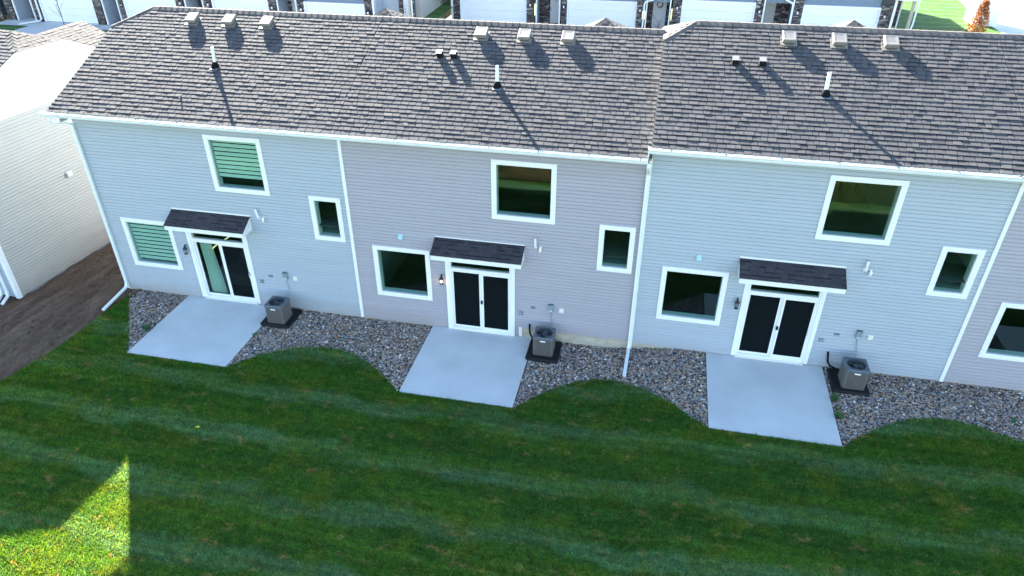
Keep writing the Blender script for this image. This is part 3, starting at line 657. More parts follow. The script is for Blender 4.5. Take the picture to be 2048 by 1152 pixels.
    for (O_, u_, nm) in (((wx - hw, 7.0, zb2), (1, 0, 0), 0), ((wx + hw, 7.0, zb2), (0, 1, 0), 1), ((wx - hw, 12.0, zb2), (0, -1, 0), 2)):
        inw = Vector((-u_[1], u_[0], 0)); l_ = math.hypot(hw, pk[2] - zb2); v_ = inw * (hw / l_) + Vector((0, 0, (pk[2] - zb2) / l_)); n_ = Vector(u_).cross(v_)
        shingles(wr, O_, u_, v_, n_, l_, (lambda k, l=l_: hw * k / l), (lambda k, l=l_: 2 * hw - hw * k / l), 200 + ui * 5 + nm, 0, 'shingle_cap', t0=.006, dash=0)  # paler shingle puts the sunlit look of the peaks into the colour
    MB().box(wx - hw + .3, wx + hw - .3, 7.76, 11.7, zb, zb2).build('front_wing', mat, root)

# downspouts (parts of their houses)
yw = EAVE_Y - .045
MB().sqtube([(-2.93, yw, 5.80), (-2.93, yw, 5.68), (-2.90, yw + .03, 5.60), (-2.72, -.14, 5.52), (-2.665, -.085, 5.42), (-2.665, -.085, .22), (-2.668, -.11, .12), (-2.66, -.20, .06), (-2.58, -1.38, .0)], .088, .066).build('downspout', 'gutter', roots[0])
MB().sqtube([(13.385, yw, 5.80), (13.385, yw, 5.70), (13.385, yw + .05, 5.62), (13.385, -.15, 5.44), (13.385, -.085, 5.34), (13.385, -.085, .28), (13.384, -.11, .17), (13.382, -.19, .11), (13.352, -1.33, .06)], .092, .070).build('downspout', 'gutter', roots[1])
mb = MB(); mb.box(10.205, 10.30, -.05, -.011, -.02, .30); mb.build('cover_plate', 'box_white', roots[1])

# ------------------------------------------------------------------ things on the walls, roofs and patios
WHO = ['the left end house', 'the mauve house', 'the third house from left']
def condenser(ox, oz, i, yshift):
    cx = ox + 2.96; px0, px1 = ox + 2.50, ox + 3.42
    zb = (zg(cx) if i < 2 else .19) + .0
    pad = MB().bevbox(px0, px1, -1.06, -.10, zb - .05, zb + .075, .03); tag(pad.build('equipment_pad', 'black'), f'black plastic pad under the air conditioner of {WHO[i]}', 'pad', 'air conditioner pads')
    z0 = zb + .077; h = .60; w = .285; cy = -.585 + yshift; cx += [.02, .0, .05][i]
    t = thing('air_conditioner', (cx, cy, z0), f'brown-grey outdoor air conditioner beside the patio of {WHO[i]}', 'air conditioner', 'outdoor air conditioners')
    # louvred body: a rounded square outline with vertical grooves
    out = []; r = .07
    def corner(px, py, a0): return [(px + r * math.cos(a0 + k * math.pi / 8), py + r * math.sin(a0 + k * math.pi / 8)) for k in range(5)]
    loop = []
    cs = [(w - r, w - r, 0), (-w + r, w - r, math.pi / 2), (-w + r, -w + r, math.pi), (w - r, -w + r, 1.5 * math.pi)]
    for q in range(4):
        c0 = corner(*cs[q]); c1 = corner(*cs[(q + 1) % 4]); loop += c0
        a, b = Vector(c0[-1]), Vector(c1[0]); d = b - a; nrm = Vector((d.y, -d.x)).normalized(); m = 13
        for k in range(m):
            f0 = (k + .15) / m; f1 = (k + .85) / m
            for f, dd in ((f0, 0), (f0 + .02, -.010), (f1 - .02, -.010), (f1, 0)):
                p = a + d * f + nrm * dd * -1 * -1; loop.append((p.x, p.y))
    nL = len(loop); mb = MB()
    zz = [z0 + .02, z0 + h - .06]
    mb.add([(cx + x, cy + y, z) for z in zz for x, y in loop], [(k, (k + 1) % nL, nL + (k + 1) % nL, nL + k) for k in range(nL)])
    mb.build('louvred_body', 'ac_body', t)
    rim = []
    for q in range(4): rim += corner(*cs[q])
    def ring(mb, lp, z_a, z_b, s):
        n_ = len(lp); mb.add([(cx + x * s, cy + y * s, z) for z in (z_a, z_b) for x, y in lp], [(k, (k + 1) % n_, n_ + (k + 1) % n_, n_ + k) for k in range(n_)])
    mb = MB(); ring(mb, rim, z0, z0 + .03, 1.012); n_ = len(rim); mb.build('base_rail', 'ac_body', t)
    # lid with round fan opening
    mb = MB(); ring(mb, rim, z0 + h - .065, z0 + h - .02, 1.02)
    seg = 40; fr = .225
    def sq(a, s):
        c, sn = math.cos(a), math.sin(a); L_ = min(w * s / max(abs(c), 1e-6), w * s / max(abs(sn), 1e-6)); x, y = c * L_, sn * L_
        k = max(abs(x), abs(y)); lim = w * s; 
        d = math.hypot(max(0, abs(x) - (lim - r)), max(0, abs(y) - (lim - r)))
        if d > r: f = (lim - (d - r) * .55) / lim; x, y = x * f, y * f
        return x, y
    A_ = [2 * math.pi * k / seg for k in range(seg)]
    rings = [[(*sq(a, 1.02), h - .02) for a in A_], [(*sq(a, .97), h) for a in A_], [(math.cos(a) * (fr + .012), math.sin(a) * (fr + .012), h) for a in A_], [(math.cos(a) * fr, math.sin(a) * fr, h - .008) for a in A_], [(math.cos(a) * fr, math.sin(a) * fr, h - .10) for a in A_]]
    v = [(cx + x, cy + y, z0 + z) for rg in rings for x, y, z in rg]
    mb.add(v, [(j * seg + k, j * seg + (k + 1) % seg, (j + 1) * seg + (k + 1) % seg, (j + 1) * seg + k) for j in range(4) for k in range(seg)])
    mb.build('lid', 'ac_top', t)
    mb = MB(); mb.add([(cx + math.cos(a) * fr, cy + math.sin(a) * fr, z0 + h - .105) for a in A_], [tuple(range(seg))]); mb.build('fan_well', 'fan', t)
    for b in range(3):
        mb = MB(); a0 = b * 2.094 + i; n_ = 6
        v = []
        for k in range(n_):
            rr = .05 + (fr - .07) * k / (n_ - 1); v += [(cx + rr * math.cos(a0), cy + rr * math.sin(a0), z0 + h - .085), (cx + rr * math.cos(a0 + .75), cy + rr * math.sin(a0 + .75), z0 + h - .055)]
        mb.add(v, [(2 * k, 2 * k + 1, 2 * k + 3, 2 * k + 2) for k in range(n_ - 1)]); mb.build('fan_blade', 'fan_hub', t)
    mb = MB(); mb.tube([(cx, cy, z0 + h - .10), (cx, cy, z0 + h - .03)], .055, 14); mb.build('fan_hub', 'fan_hub', t)
    for rr in (.06, .10, .14, .18, .22):
        mb = MB(); mb.tube([(cx + math.cos(a) * rr, cy + math.sin(a) * rr, z0 + h - .004) for a in A_[::2] + [A_[0]]], .003, 4); mb.build('grille_ring', 'fan', t)
    for k in range(6):
        a = k * math.pi / 3; MB().tube([(cx, cy, z0 + h - .002), (cx + math.cos(a) * fr, cy + math.sin(a) * fr, z0 + h - .002)], .003, 4).build('grille_spoke', 'fan', t)
    MB().bevbox(cx - .075, cx + .075, cy - w - .012, cy - w + .002, z0 + h - .125, z0 + h - .09, .006).build('badge', 'white', t)
    MB().box(cx - .035, cx + .035, cy - w - .014, cy - w, z0 + h - .139, z0 + h - .126).build('badge_stripe', 'red', t)
    # insulated line and its valves
    if i > 0:
        o_ = ox + 2.44
        mb = MB(); mb.tube([(o_, 0, .46 + oz), (o_, -.07, .45 + oz), (o_ + .01, -.11, .36 + oz), (o_ + .03, -.13, .22 + oz), (o_ + .09, -.17, .13 + oz), (o_ + .22, -.26, .12 + oz), (cx - w + .02, -.36, .15 + oz)], .026, 8)
        tag(mb.build('refrigerant_line', 'rubber', smooth=True), f'black insulated hose from wall to air conditioner of {WHO[i]}', 'hose', 'air conditioner hoses')
    # disconnect box, conduit
    bx = ox + 3.04
    t2 = thing('disconnect_box', (bx, -.05, oz + 1.03), f'grey electrical box above the air conditioner of {WHO[i]}', 'electrical box', 'grey electrical boxes above the air conditioners')
    MB().bevbox(bx - .065, bx + .065, -.10, -.002, oz + 1.04, oz + 1.25, .008).build('case', 'box_gray', t2)
    MB().box(bx - .07, bx + .07, -.11, -.004, oz + 1.251, oz + 1.262).build('rain_lid', 'box_dark', t2)
    MB().box(bx - .045, bx + .045, -.103, -.101, oz + 1.055, oz + 1.075).build('warning_label', 'white', t2)
    MB().tube([(bx + .0, -.045, oz + 1.04), (bx + .015, -.06, oz + .85), (bx + .06, -.09, oz + .62), (bx + .05, -.19, oz + .5), (bx + .03, cy + w - .02, oz + .42)], .011, 6).build('conduit', 'box_gray', t2)
    MB().bevbox(bx + .235, bx + .365, -.055, -.002, oz + 1.01, oz + 1.15, .006).build('junction_box', 'box_white')
    tag(bpy.context.scene.objects[-1] if False else [o for o in col.objects if o.name.startswith('junction_box')][-1], f'small cream box right of the grey electrical box on {WHO[i]}', 'electrical box', 'cream wall boxes')
    t3 = thing('vent_cover', (ox + 2.525, -.02, oz + 1.02), f'small dark grey wall cap left of the electrical box on {WHO[i]}', 'wall vent', 'small dark wall caps')
    MB().bevbox(ox + 2.46, ox + 2.59, -.045, -.002, oz + 1.025, oz + 1.095, .01).build('cap', 'box_dark', t3); MB().box(ox + 2.475, ox + 2.575, -.05, -.0452, oz + 1.028, oz + 1.045).build('lip', 'box_gray', t3)
    t4 = thing('outlet_box', (ox + 2.185, -.02, oz + .75), f'grey outdoor outlet plate beside the sliding door of {WHO[i]}', 'outlet', 'grey outdoor outlets')
    MB().bevbox(ox + 2.11, ox + 2.26, -.03, -.002, oz + .755, oz + .90, .006).build('plate', 'box_gray', t4); MB().bevbox(ox + 2.145, ox + 2.225, -.055, -.031, oz + .785, oz + .87, .006).build('cover', 'box_dark', t4); MB().box(ox + 2.17, ox + 2.195, -.058, -.0555, oz + .82, oz + .845).build('latch', 'white', t4)
def exhaust(ox, oz, i):
    t = thing('exhaust_pipe', (ox + 2.6, 0, oz + 3.0), f'pair of white plastic exhaust elbows beside the canopy of {WHO[i]}', 'exhaust pipe', 'white exhaust elbows')
    a = ox + 2.575 + [.02, 0, .13][i]
    mb = MB(); mb.tube([(a, 0, oz + 3.04), (a, -.09, oz + 3.04), (a, -.125, oz + 3.075), (a - [.05, .01, 0][i], -.13, oz + 3.36)], .034, 10, False); mb.build('upper_elbow', 'pvc', t, True)
    MB().tube([(a - [.05, .01, 0][i], -.13, oz + 3.352), (a - [.05, .01, 0][i], -.13, oz + 3.354)], .027, 10).build('opening', 'fan', t)
    b = a + .13
    mb = MB(); mb.tube([(b, 0, oz + 3.08), (b, -.08, oz + 3.08), (b, -.12, oz + 3.05), (b, -.125, oz + 2.93)], .034, 10); mb.build('lower_elbow', 'pvc', t, True)
    for q in (a, b): MB().tube([(q, -.018, oz + 3.06 if q == b else oz + 3.04), (q, -.03, oz + 3.06 if q == b else oz + 3.04)], .05, 10).build('collar', 'pvc', t)
def wall_lamp(ox, oz, i):
    lx = ox - .115
    t = thing('wall_lamp', (lx, -.02, oz + 1.6), f'black lantern wall lamp {"glowing warm" if i == 1 else "unlit"} beside the door of {WHO[i]}', 'wall lamp', 'wall lanterns by the doors')
    MB().bevbox(lx - .075, lx + .075, -.03, -.002, oz + 1.66, oz + 1.90, .008).build('mounting_plate', M['siding_mauve'] if i == 1 else M['siding_gray'], t)
    mb = MB(); mb.tube([(lx, -.03, oz + 1.83), (lx, -.07, oz + 1.84), (lx, -.12, oz + 1.82), (lx, -.125, oz + 1.77)], .022, 8); mb.build('arm', 'black_metal', t)
    mb = MB(); mb.tube([(lx, -.125, oz + 1.80), (lx, -.125, oz + 1.78), (lx, -.125, oz + 1.74), (lx, -.125, oz + 1.735)], [.02, .05, .068, .066], 14); mb.build('lamp_cap', 'black_metal', t)
    MB().tube([(lx, -.125, oz + 1.735), (lx, -.125, oz + 1.58)], [.052, .042], 12).build('glass', 'clear_glass', t)
    for k in range(4):
        a = k * math.pi / 2 + .4; MB().tube([(lx + .058 * math.cos(a), -.125 + .058 * math.sin(a), oz + 1.735), (lx + .047 * math.cos(a), -.125 + .047 * math.sin(a), oz + 1.57)], .005, 4).build('cage_bar', 'black_metal', t)
    MB().tube([(lx, -.125, oz + 1.578), (lx, -.125, oz + 1.566)], .05, 12).build('cage_base', 'black_metal', t)
    MB().tube([(lx, -.125, oz + 1.725), (lx, -.125, oz + 1.69), (lx, -.125, oz + 1.64), (lx, -.125, oz + 1.615)], [.014, .024, .026, .01], 10).build('bulb', 'bulb' if i == 1 else 'box_gray', t)
    if i == 1:
        l = bpy.data.lights.new('lamp_light', 'POINT'); l.energy = .2; l.color = (1, .72, .42); l.shadow_soft_size = .03
        lo = bpy.data.objects.new('lamp_light', l); col.objects.link(lo); lo.parent = t; lo.location = (0, -.16, .02)
def bath_vent(ox, oz, i):
    t = thing('wall_vent', (ox - 1.25, -.03, oz + 2.83), f'small square pale blue vent hood above the lower window of {WHO[i]}', 'wall vent', 'square wall vent hoods')
    MB().bevbox(ox - 1.345, ox - 1.16, -.022, -.002, oz + 2.83, oz + 3.02, .006).build('mounting_plate', 'siding_mauve' if i == 1 else 'siding_gray', t)
    MB().extr_x([(-.023, oz + 2.995), (-.023, oz + 2.865), (-.085, oz + 2.865), (-.085, oz + 2.95)], ox - 1.315, ox - 1.19).build('hood', 'louver', t)
for i in range(3):
    o_, z_ = UNITS[i]['ox'], UNITS[i]['oz']
    condenser(o_, z_, i, [-.09, 0, -.05][i]); exhaust(o_, z_, i); wall_lamp(o_, z_, i)
    if i: bath_vent(o_, z_, i)

def roof_z(y, dz): return EAVE_Z + dz + SL * (y - EAVE_Y) + .008
RN = Vector(VN); RV = Vector(VUP)
def on_roof(x, y, dz, a, b, h): return Vector((x, y, roof_z(y, dz))) + Vector((1, 0, 0)) * a + RV * b + RN * h
POS3 = ['leftmost', 'middle', 'rightmost']
def roof_vent(x, y, dz, i, k):
    t = thing('roof_vent', (x, y, roof_z(y, dz)), f'beige box roof vent, {POS3[k]} of the three above {WHO[i]}', 'roof vent', 'beige roof vents near the ridge')
    P = lambda a, b, h: on_roof(x, y, dz, a, b, h)
    mb = MB(); w = .205; mb.add([P(-w, -.235, .016), P(w, -.235, .016), P(w, .16, .008), P(-w, .16, .008), P(-w, -.235, .0), P(w, -.235, .0), P(w, .16, 0), P(-w, .16, 0)], [(0, 1, 2, 3), (4, 5, 1, 0), (5, 6, 2, 1), (7, 4, 0, 3)]); mb.build('flange', 'vent_beige', t)
    mb = MB(); w = .13; mb.add([P(-w, -.15, .012), P(w, -.15, .012), P(w, .16, .012), P(-w, .16, .012), P(-w, -.15, .07), P(w, -.15, .07), P(w, .16, .07), P(-w, .16, .07)], [(4, 5, 6, 7), (0, 1, 5, 4), (1, 2, 6, 5), (2, 3, 7, 6), (3, 0, 4, 7)]); mb.build('throat', 'fan', t)
    mb = MB(); w = .168; c = .02
    lo_ = [(-w, -.20), (w, -.20), (w, .19), (-w, .19)]
    v = [P(a, b, .062) for a, b in lo_] + [P(a, b, .140) for a, b in lo_] + [P(a * .88, b * .88, .155) for a, b in lo_] + [P(a * .5, b * .5, .150) for a, b in lo_]
    f = [(0, 3, 2, 1)] + [(j * 4 + q, j * 4 + (q + 1) % 4, j * 4 + 4 + (q + 1) % 4, j * 4 + 4 + q) for j in range(3) for q in range(4)] + [(12, 13, 14, 15)]
    mb.add(v, f); mb.build('hood', 'vent_beige', t)
for i, xs_ in enumerate([(-.452, .755, 1.969), (8.443, 9.657, 10.86), (16.518, 17.725, 18.937)]):
    for k, x in enumerate(xs_): roof_vent(x, 3.35 - .02 * i, .27 if i == 2 else 0, i, k)
def roof_pipe(x, y, dz, i, tiltx):
    z = roof_z(y, dz)
    t = thing('vent_pipe', (x, y, z), f'white plastic vent pipe rising from the roof of {WHO[i]}', 'vent pipe', 'white roof vent pipes')
    mb = MB(); mb.tube([(x, y, z - .02), (x, y, z + .03), (x, y, z + .10), (x, y, z + .14)], [.125, .112, .075, .058], 12); mb.build('boot', 'rubber', t, True)
    P = lambda a, b, h: on_roof(x, y, dz, a, b, h); w = .115
    mb = MB(); mb.add([P(-w, -.15, .016), P(w, -.15, .016), P(w, .06, .006), P(-w, .06, .006), P(-w, -.15, 0), P(w, -.15, 0)], [(0, 1, 2, 3), (4, 5, 1, 0)]); mb.build('flange', 'box_dark', t)
    mb = MB(); mb.tube([(x, y, z), (x + tiltx, y, z + .54)], .045, 14, False); mb.build('pipe', 'pvc', t, True)
    MB().tube([(x + tiltx, y, z + .53), (x + tiltx, y, z + .533)], .037, 12).build('opening', 'fan', t)
roof_pipe(1.155, 1.56, 0, 0, .02); roof_pipe(9.291, 1.48, 0, 1, 0); roof_pipe(17.32, 1.50, .27, 2, -.02)
def black_vent(x, y, dz, i, k):
    t = thing('box_vent', (x, y, roof_z(y, dz)), f'small black square roof cap, {"left" if k == 0 else "right"} of the pair above {WHO[i]}', 'roof vent', 'small black roof caps')
    P = lambda a, b, h: on_roof(x, y, dz, a, b, h); w = .075
    mb = MB(); q = .105; mb.add([P(-q, -.115, .014), P(q, -.115, .014), P(q, .05, .006), P(-q, .05, .006), P(-q, -.115, 0), P(q, -.115, 0)], [(0, 1, 2, 3), (4, 5, 1, 0)]); mb.build('flange', 'black', t)
    v = [P(-w, -.08, .012), P(w, -.08, .012), P(w, .09, .012), P(-w, .09, .012), P(-w, -.09, .145), P(w, -.09, .145), P(w, .09, .12), P(-w, .09, .12)]
    MB().add(v, [(0, 1, 5, 4), (1, 2, 6, 5), (2, 3, 7, 6), (3, 0, 4, 7)]).build('box', 'black', t)
    MB().add([P(-w - .008, -.10, .146), P(w + .008, -.10, .146), P(w + .008, .10, .121), P(-w - .008, .10, .121), P(-w - .008, -.10, .152), P(w + .008, -.10, .152), P(w + .008, .10, .127), P(-w - .008, .10, .127)], [(4, 5, 6, 7), (0, 1, 5, 4), (1, 2, 6, 5), (2, 3, 7, 6), (3, 0, 4, 7)]).build('top', 'flash', t)
black_vent(7.464, 2.47, 0, 1, 0); black_vent(7.858, 2.475, 0, 1, 1); black_vent(15.213, 2.42, .27, 2, 0); black_vent(15.866, 2.43, .27, 2, 1)
mb = MB(); P = lambda a, b, h: on_roof(.686, .374, 0, a, b, h); mb.add([P(-.03, -.05, .012), P(.03, -.05, .012), P(.03, .03, .016), P(-.03, .03, .016), P(-.02, -.03, .07), P(.03, -.02, .075)], [(0, 1, 2, 3), (3, 2, 5, 4)])
tag(mb.build('metal_scrap', 'flash'), 'tiny bent scrap of light metal on the left roof slope', 'scrap')

# curtain and sofa behind the left door
v = []; nC = 60
for j, z in enumerate(np.linspace(.04, 1.97, 8)):
    for k in range(nC):
        f = k / (nC - 1); spread = .34 + .06 * (1 - z / 2)
        v.append((.20 + f * spread * 1.05 + .10 * (1 - z / 2) * f, .19 + .055 * math.sin(f * 26 + .4 * math.sin(z * 2)), z))
mb = MB(); mb.add(v, [(j * nC + k, j * nC + k + 1, (j + 1) * nC + k + 1, (j + 1) * nC + k) for j in range(7) for k in range(nC - 1)])
tag(mb.build('curtain', 'curtain', smooth=True), 'pale pleated curtain behind the glass of the left sliding door', 'curtain')
t = thing('sofa', (.9, 1.1, 0), 'grey armchair inside the left house behind the sliding door', 'armchair')
MB().bevbox(.62, 1.35, .75, 1.5, 0, .42, .05).build('seat', 'sofa', t); MB().bevbox(.62, 1.35, 1.35, 1.62, .42, .95, .06).build('backrest', 'sofa', t); MB().bevbox(.52, .66, .75, 1.6, 0, .62, .04).build('armrest', 'sofa', t); MB().bevbox(1.31, 1.45, .75, 1.6, 0, .62, .04).build('armrest', 'sofa', t)
mb = MB(); mb.tube([(.81, 1.0, 1.75), (.69, .23, 1.75), (.665, .10, 1.72)], .02, 6)  # glowing bar added for a bright streak of unknown source
tag(mb.build('glowing_strip', 'strip_glow'), 'glowing pale yellow strip inside the left sliding door', 'lamp')

# weeds and a leaf
def weed(x, y, z, r, h, n, label, seed):
    rr = random.Random(seed); t = thing('weed', (x, y, z), label, 'weed', 'green weeds in the river rock'); mb = MB(); st = MB()
    for k in range(n):
        a = rr.uniform(0, 6.28); L = rr.uniform(.3, 1) * r; zz = z + rr.uniform(.15, 1) * h; w = rr.uniform(.25, .4) * r * .6
        px, py = x + math.cos(a) * L * .5, y + math.sin(a) * L * .5; q = Vector((math.cos(a), math.sin(a), rr.uniform(-.2, .5))) * w; s_ = Vector((-math.sin(a), math.cos(a), rr.uniform(-.2, .2))) * w * .5; c = Vector((px, py, zz))
        mb.add([c - q, c + s_ - q * .1, c + q, c - s_ - q * .1], [(0, 1, 2), (0, 2, 3)], rr.random())
        if k % 6 == 0: st.tube([(x, y, z - .02), (px, py, zz)], .004, 4)
    mb.build('leaves', 'weed', t); st.build('stem', 'weed', t)
WD = [(-.67, -1.92, .26, .14, 70, 'leafy weed left of the leftmost patio'), (2.60, -1.55, .12, .08, 26, 'small weed at the right edge of the leftmost patio'), (18.66, -1.37, .20, .16, 60, 'bushy weed at patio edge just below the rightmost air conditioner'), (18.63, -2.02, .22, .15, 60, 'bushy weed at patio edge farthest from the rightmost air conditioner'), (18.64, -1.74, .13, .09, 30, 'small weed between two bushier weeds at the right patio edge'), (19.01, -1.79, .13, .09, 24, 'thin weed standing alone in the rock right of the right patio'), (11.35, -2.2, .14, .10, 26, 'small weed at the lawn edge right of the middle patio'), (22.78, -1.34, .16, .10, 26, 'small weed in the rock at the far right edge')]
for i, (x, y, r, h, n, lb) in enumerate(WD): weed(x, y, zg(x) - .0, r, h, n, lb, i)
mb = MB(); zz = zg(3.2) + .05; mb.add([(3.12, -5.41, zz), (3.2, -5.44, zz + .02), (3.27, -5.38, zz), (3.19, -5.34, zz + .01)], [(0, 1, 2), (0, 2, 3)]); tag(mb.build('fallen_leaf', 'yellow_leaf'), 'single yellow leaf lying on the dark lawn', 'leaf')

# ------------------------------------------------------------------ neighbouring house on the left
nb = thing('neighbour_house', (-9, 2.8, -.5), 'cream-sided house across the bare soil strip at left', 'house')
d_ = Vector((.0845, .9964, 0)); n_ = Vector((.9964, -.0845, 0)); C0 = Vector((-6.349, -.753, 0))
RY = 3.83; NE = 5.178; ns = .4514; NR = NE + ns * (RY + .43); GB = 5.0
def nbp(s, x, z): p = C0 + d_ * s - n_ * x; return (p.x, p.y, z)
def rake(s): return NE + ns * ((s if s <= RY else 2 * RY - s) + .43)
mb = MB(); mb.add([nbp(0, 0, -.8), nbp(2 * RY, 0, -.8), nbp(2 * RY, 0, 5.1), nbp(0, 0, 5.1)], [(0, 1, 2, 3)]); mb.add([nbp(0, 0, -.4), nbp(0, 16, -.4), nbp(0, 16, 5.2), nbp(0, 0, 5.2)], [(0, 3, 2, 1)]); mb.add([nbp(2 * RY, 0, -.4), nbp(2 * RY, 16, -.4), nbp(2 * RY, 16, 5.2), nbp(2 * RY, 0, 5.2)], [(0, 1, 2, 3)])
nw = mb.build('wall', 'sheathing', nb)
siding(nw, tuple(C0 + n_ * .002), tuple(d_), tuple(n_), 2 * RY, -.46, GB - .02, [], 'siding_cream', .108, .017)
siding(nw, tuple(C0 - n_ * 6), tuple(n_), tuple(-d_), 6, -.46, 5.1, [], 'siding_pale', .108)
def nbbox(mb, s0, s1, a0, a1, z0, z1):
    v = [nbp(s, a, z) for z in (z0, z1) for s, a in ((s0, a0), (s1, a0), (s1, a1), (s0, a1))]; mb.add(v, [(0, 3, 2, 1), (4, 5, 6, 7), (0, 1, 5, 4), (1, 2, 6, 5), (2, 3, 7, 6), (3, 0, 4, 7)])
mb = MB(); nbbox(mb, -.035, .10, -.035, .0, -.48, GB); nbbox(mb, -.036, -.004, .001, .10, -.48, 5.1); mb.build('corner_board', 'white', nb)
CS = 2.92; CZ = rake(CS)
# white gable above the eave line, board and batten
mb = MB(); mb.add([nbp(0 - .2, -.012, GB), nbp(2 * RY + .2, -.012, GB), nbp(2 * RY + .2, -.012, NE + .05), nbp(2 * RY - CS, -.012, CZ - .05), nbp(CS, -.012, CZ - .05), nbp(-.2, -.012, NE + .05)], [(0, 1, 2, 3, 4, 5)])
ga = mb.build('gable', 'batten', nb)
q = .2
while q < 2 * RY:
    mb = MB(); nbbox(mb, q - .02, q + .02, -.022, -.013, GB + .03, min(rake(q), CZ) - .06); mb.build('batten', 'batten', ga); q += .40
mb = MB(); nbbox(mb, -.05, 2 * RY + .05, -.032, -.013, GB - .04, GB + .05); mb.build('band_board', 'batten', ga)
# roof with clipped end
ov = .06; mb = MB(); XR = .88
def rp(s, a): return nbp(s, a, rake(s) if s >= -.43 else NE)
mb.add([nbp(-.43, -ov, NE), nbp(-.43, 16, NE), nbp(RY, 16, NR), nbp(RY, XR, NR), nbp(CS, -ov, CZ)], [(0, 4, 3, 2, 1)])
mb.add([nbp(2 * RY + .43, -ov, NE), nbp(2 * RY + .43, 16, NE), nbp(RY, 16, NR), nbp(RY, XR, NR), nbp(2 * RY - CS, -ov, CZ)], [(0, 1, 2, 3, 4)])
mb.add([nbp(CS, -ov, CZ), nbp(RY, XR, NR), nbp(2 * RY - CS, -ov, CZ)], [(0, 2, 1)])
nr = mb.build('roof', 'roof_deck', nb)
L1 = math.hypot(RY + .43, NR - NE); v1 = d_ * ((RY + .43) / L1) + Vector((0, 0, (NR - NE) / L1)); u1 = -n_; nn1 = v1.cross(u1)
if nn1.z < 0: nn1 = -nn1
kc = (CS + .43) / (RY + .43) * L1
shingles(nr, nbp(-.43, -ov, NE), tuple(u1), tuple(v1), tuple(nn1), L1, lambda k: max(0, (k - kc) / (L1 - kc) * (XR + ov)), lambda k: 5.0, 301, 0)
hz = NR - CZ; hl = math.hypot(XR + ov, hz); hv = -n_ * ((XR + ov) / hl) + Vector((0, 0, hz / hl)); hn = d_.cross(hv); hn = hn if hn.z > 0 else -hn; wd = 2 * RY - 2 * CS
shingles(nr, nbp(CS, -ov - .01, CZ), tuple(d_), tuple(hv), tuple(hn), hl, lambda k: wd / 2 * k / hl, lambda k: wd - wd / 2 * k / hl, 302, 200, 'shingle_cap', t0=.005, dash=0)  # paler than the main slope: sunlight on this hip is in the colour
mb = MB()
for s0, s1 in ((-.43, CS), (2 * RY + .43, 2 * RY - CS)):
    a, b = NE, CZ; mb.add([nbp(s0, -ov - .004, a - .16), nbp(s1, -ov - .004, b - .16), nbp(s1, -ov - .004, b), nbp(s0, -ov - .004, a)], [(0, 1, 2, 3)])
nbbox(mb, CS, 2 * RY - CS, -ov - .02, -ov, CZ - .16, CZ - .004); mb.build('rake_board', 'batten', nb)
# front wing roof of the neighbour
wz, wx, wy0, wy1, wh = 6.05, -9.7, 3.0, 9.25, 2.1; el = wz - wh * .45
mb = MB(); mb.add([(wx, wy0, wz), (wx, wy1, wz), (wx + wh, wy1 - .1, el), (wx + wh, wy0, el), (wx - wh, wy1, el), (wx - wh, wy0, el)], [(0, 3, 2, 1), (0, 1, 4, 5)]); wr = mb.build('front_roof', 'roof_deck', nb)
l_ = math.hypot(wh, wz - el); shingles(wr, (wx + wh, wy0, el), (0, 1, 0), (-wh / l_, 0, (wz - el) / l_), ((wz - el) / l_, 0, wh / l_), l_, lambda k: 0, lambda k: wy1 - wy0, 303, 240, 'shingle_cap', wmin=.22, wmax=.36, t0=.005, dash=0)  # slope brightened by a paler shingle, its sunlight put into the colour
mb = MB(); mb.box(wx - wh + .3, wx + wh - .3, wy0, wy1 - .3, 0, el); mb.build('front_wing', 'siding_cream', nb)
mb = MB(); mb.sqtube([nbp(-.12, .28, 5.0), nbp(-.12, .28, -.2), nbp(-.16, .26, -.35), nbp(-.5, .16, -.43)], .09, .07); mb.build('downspout', 'gutter', nb)
mb = MB(); mb.sqtube([nbp(-.10, .55, 5.0), nbp(-.10, .55, -.15), nbp(-.2, .50, -.35), nbp(-.6, .30, -.43)], .09, .07); mb.build('downspout', 'gutter', nb)
vv_ = C0 + d_ * 3.28
t = thing('side_vent', (vv_.x, vv_.y, 2.55), 'small white vent hood on the cream side wall at left', 'wall vent')
mb = MB(); nbbox(mb, 3.18, 3.40, -.06, -.018, 2.47, 2.64); mb.build('hood', 'box_white', t); mb = MB(); nbbox(mb, 3.15, 3.20, -.085, -.0605, 2.45, 2.61); mb.build('flap', 'box_gray', t)

# ------------------------------------------------------------------ street side behind the row
# street, far pavements, lawns
def sheet(name, pts, mat, kind='structure'):
    return tag(MB().add(pts, [tuple(range(len(pts)))]).build(name, mat), kind=kind)
sheet('street', [(-80, 17, -.16), (33, 17, -.16), (33, 24, -.16), (-80, 24, -.16)], 'concrete_road')
sheet('front_lawn', [(-80, 24.02, -.14), (33, 24.02, -.14), (33, 38.6, -.06), (-3.8, 38.6, -.06), (-3.8, 32.6, -.06), (-80, 32.6, -.06)], 'lawn')
sheet('side_lawn', [(29.6, 38.62, -.05), (38.0, 38.62, -.05), (38.1, 51, -.04), (38.9, 58, 0), (42, 75, .2), (29.6, 75, .2)], 'lawn')
sheet('gap_lawn', [(-4.0, 34.8, 1.16), (-2.9, 34.8, 1.16), (-2.9, 60, 1.6), (-4.0, 60, 1.6)], 'lawn')
sheet('side_road', [(38.12, 36, -.10), (60, 36, -.10), (60, 90, -.02), (43, 90, -.02), (38.92, 58, -.03), (38.15, 51, -.06)], 'concrete_road')

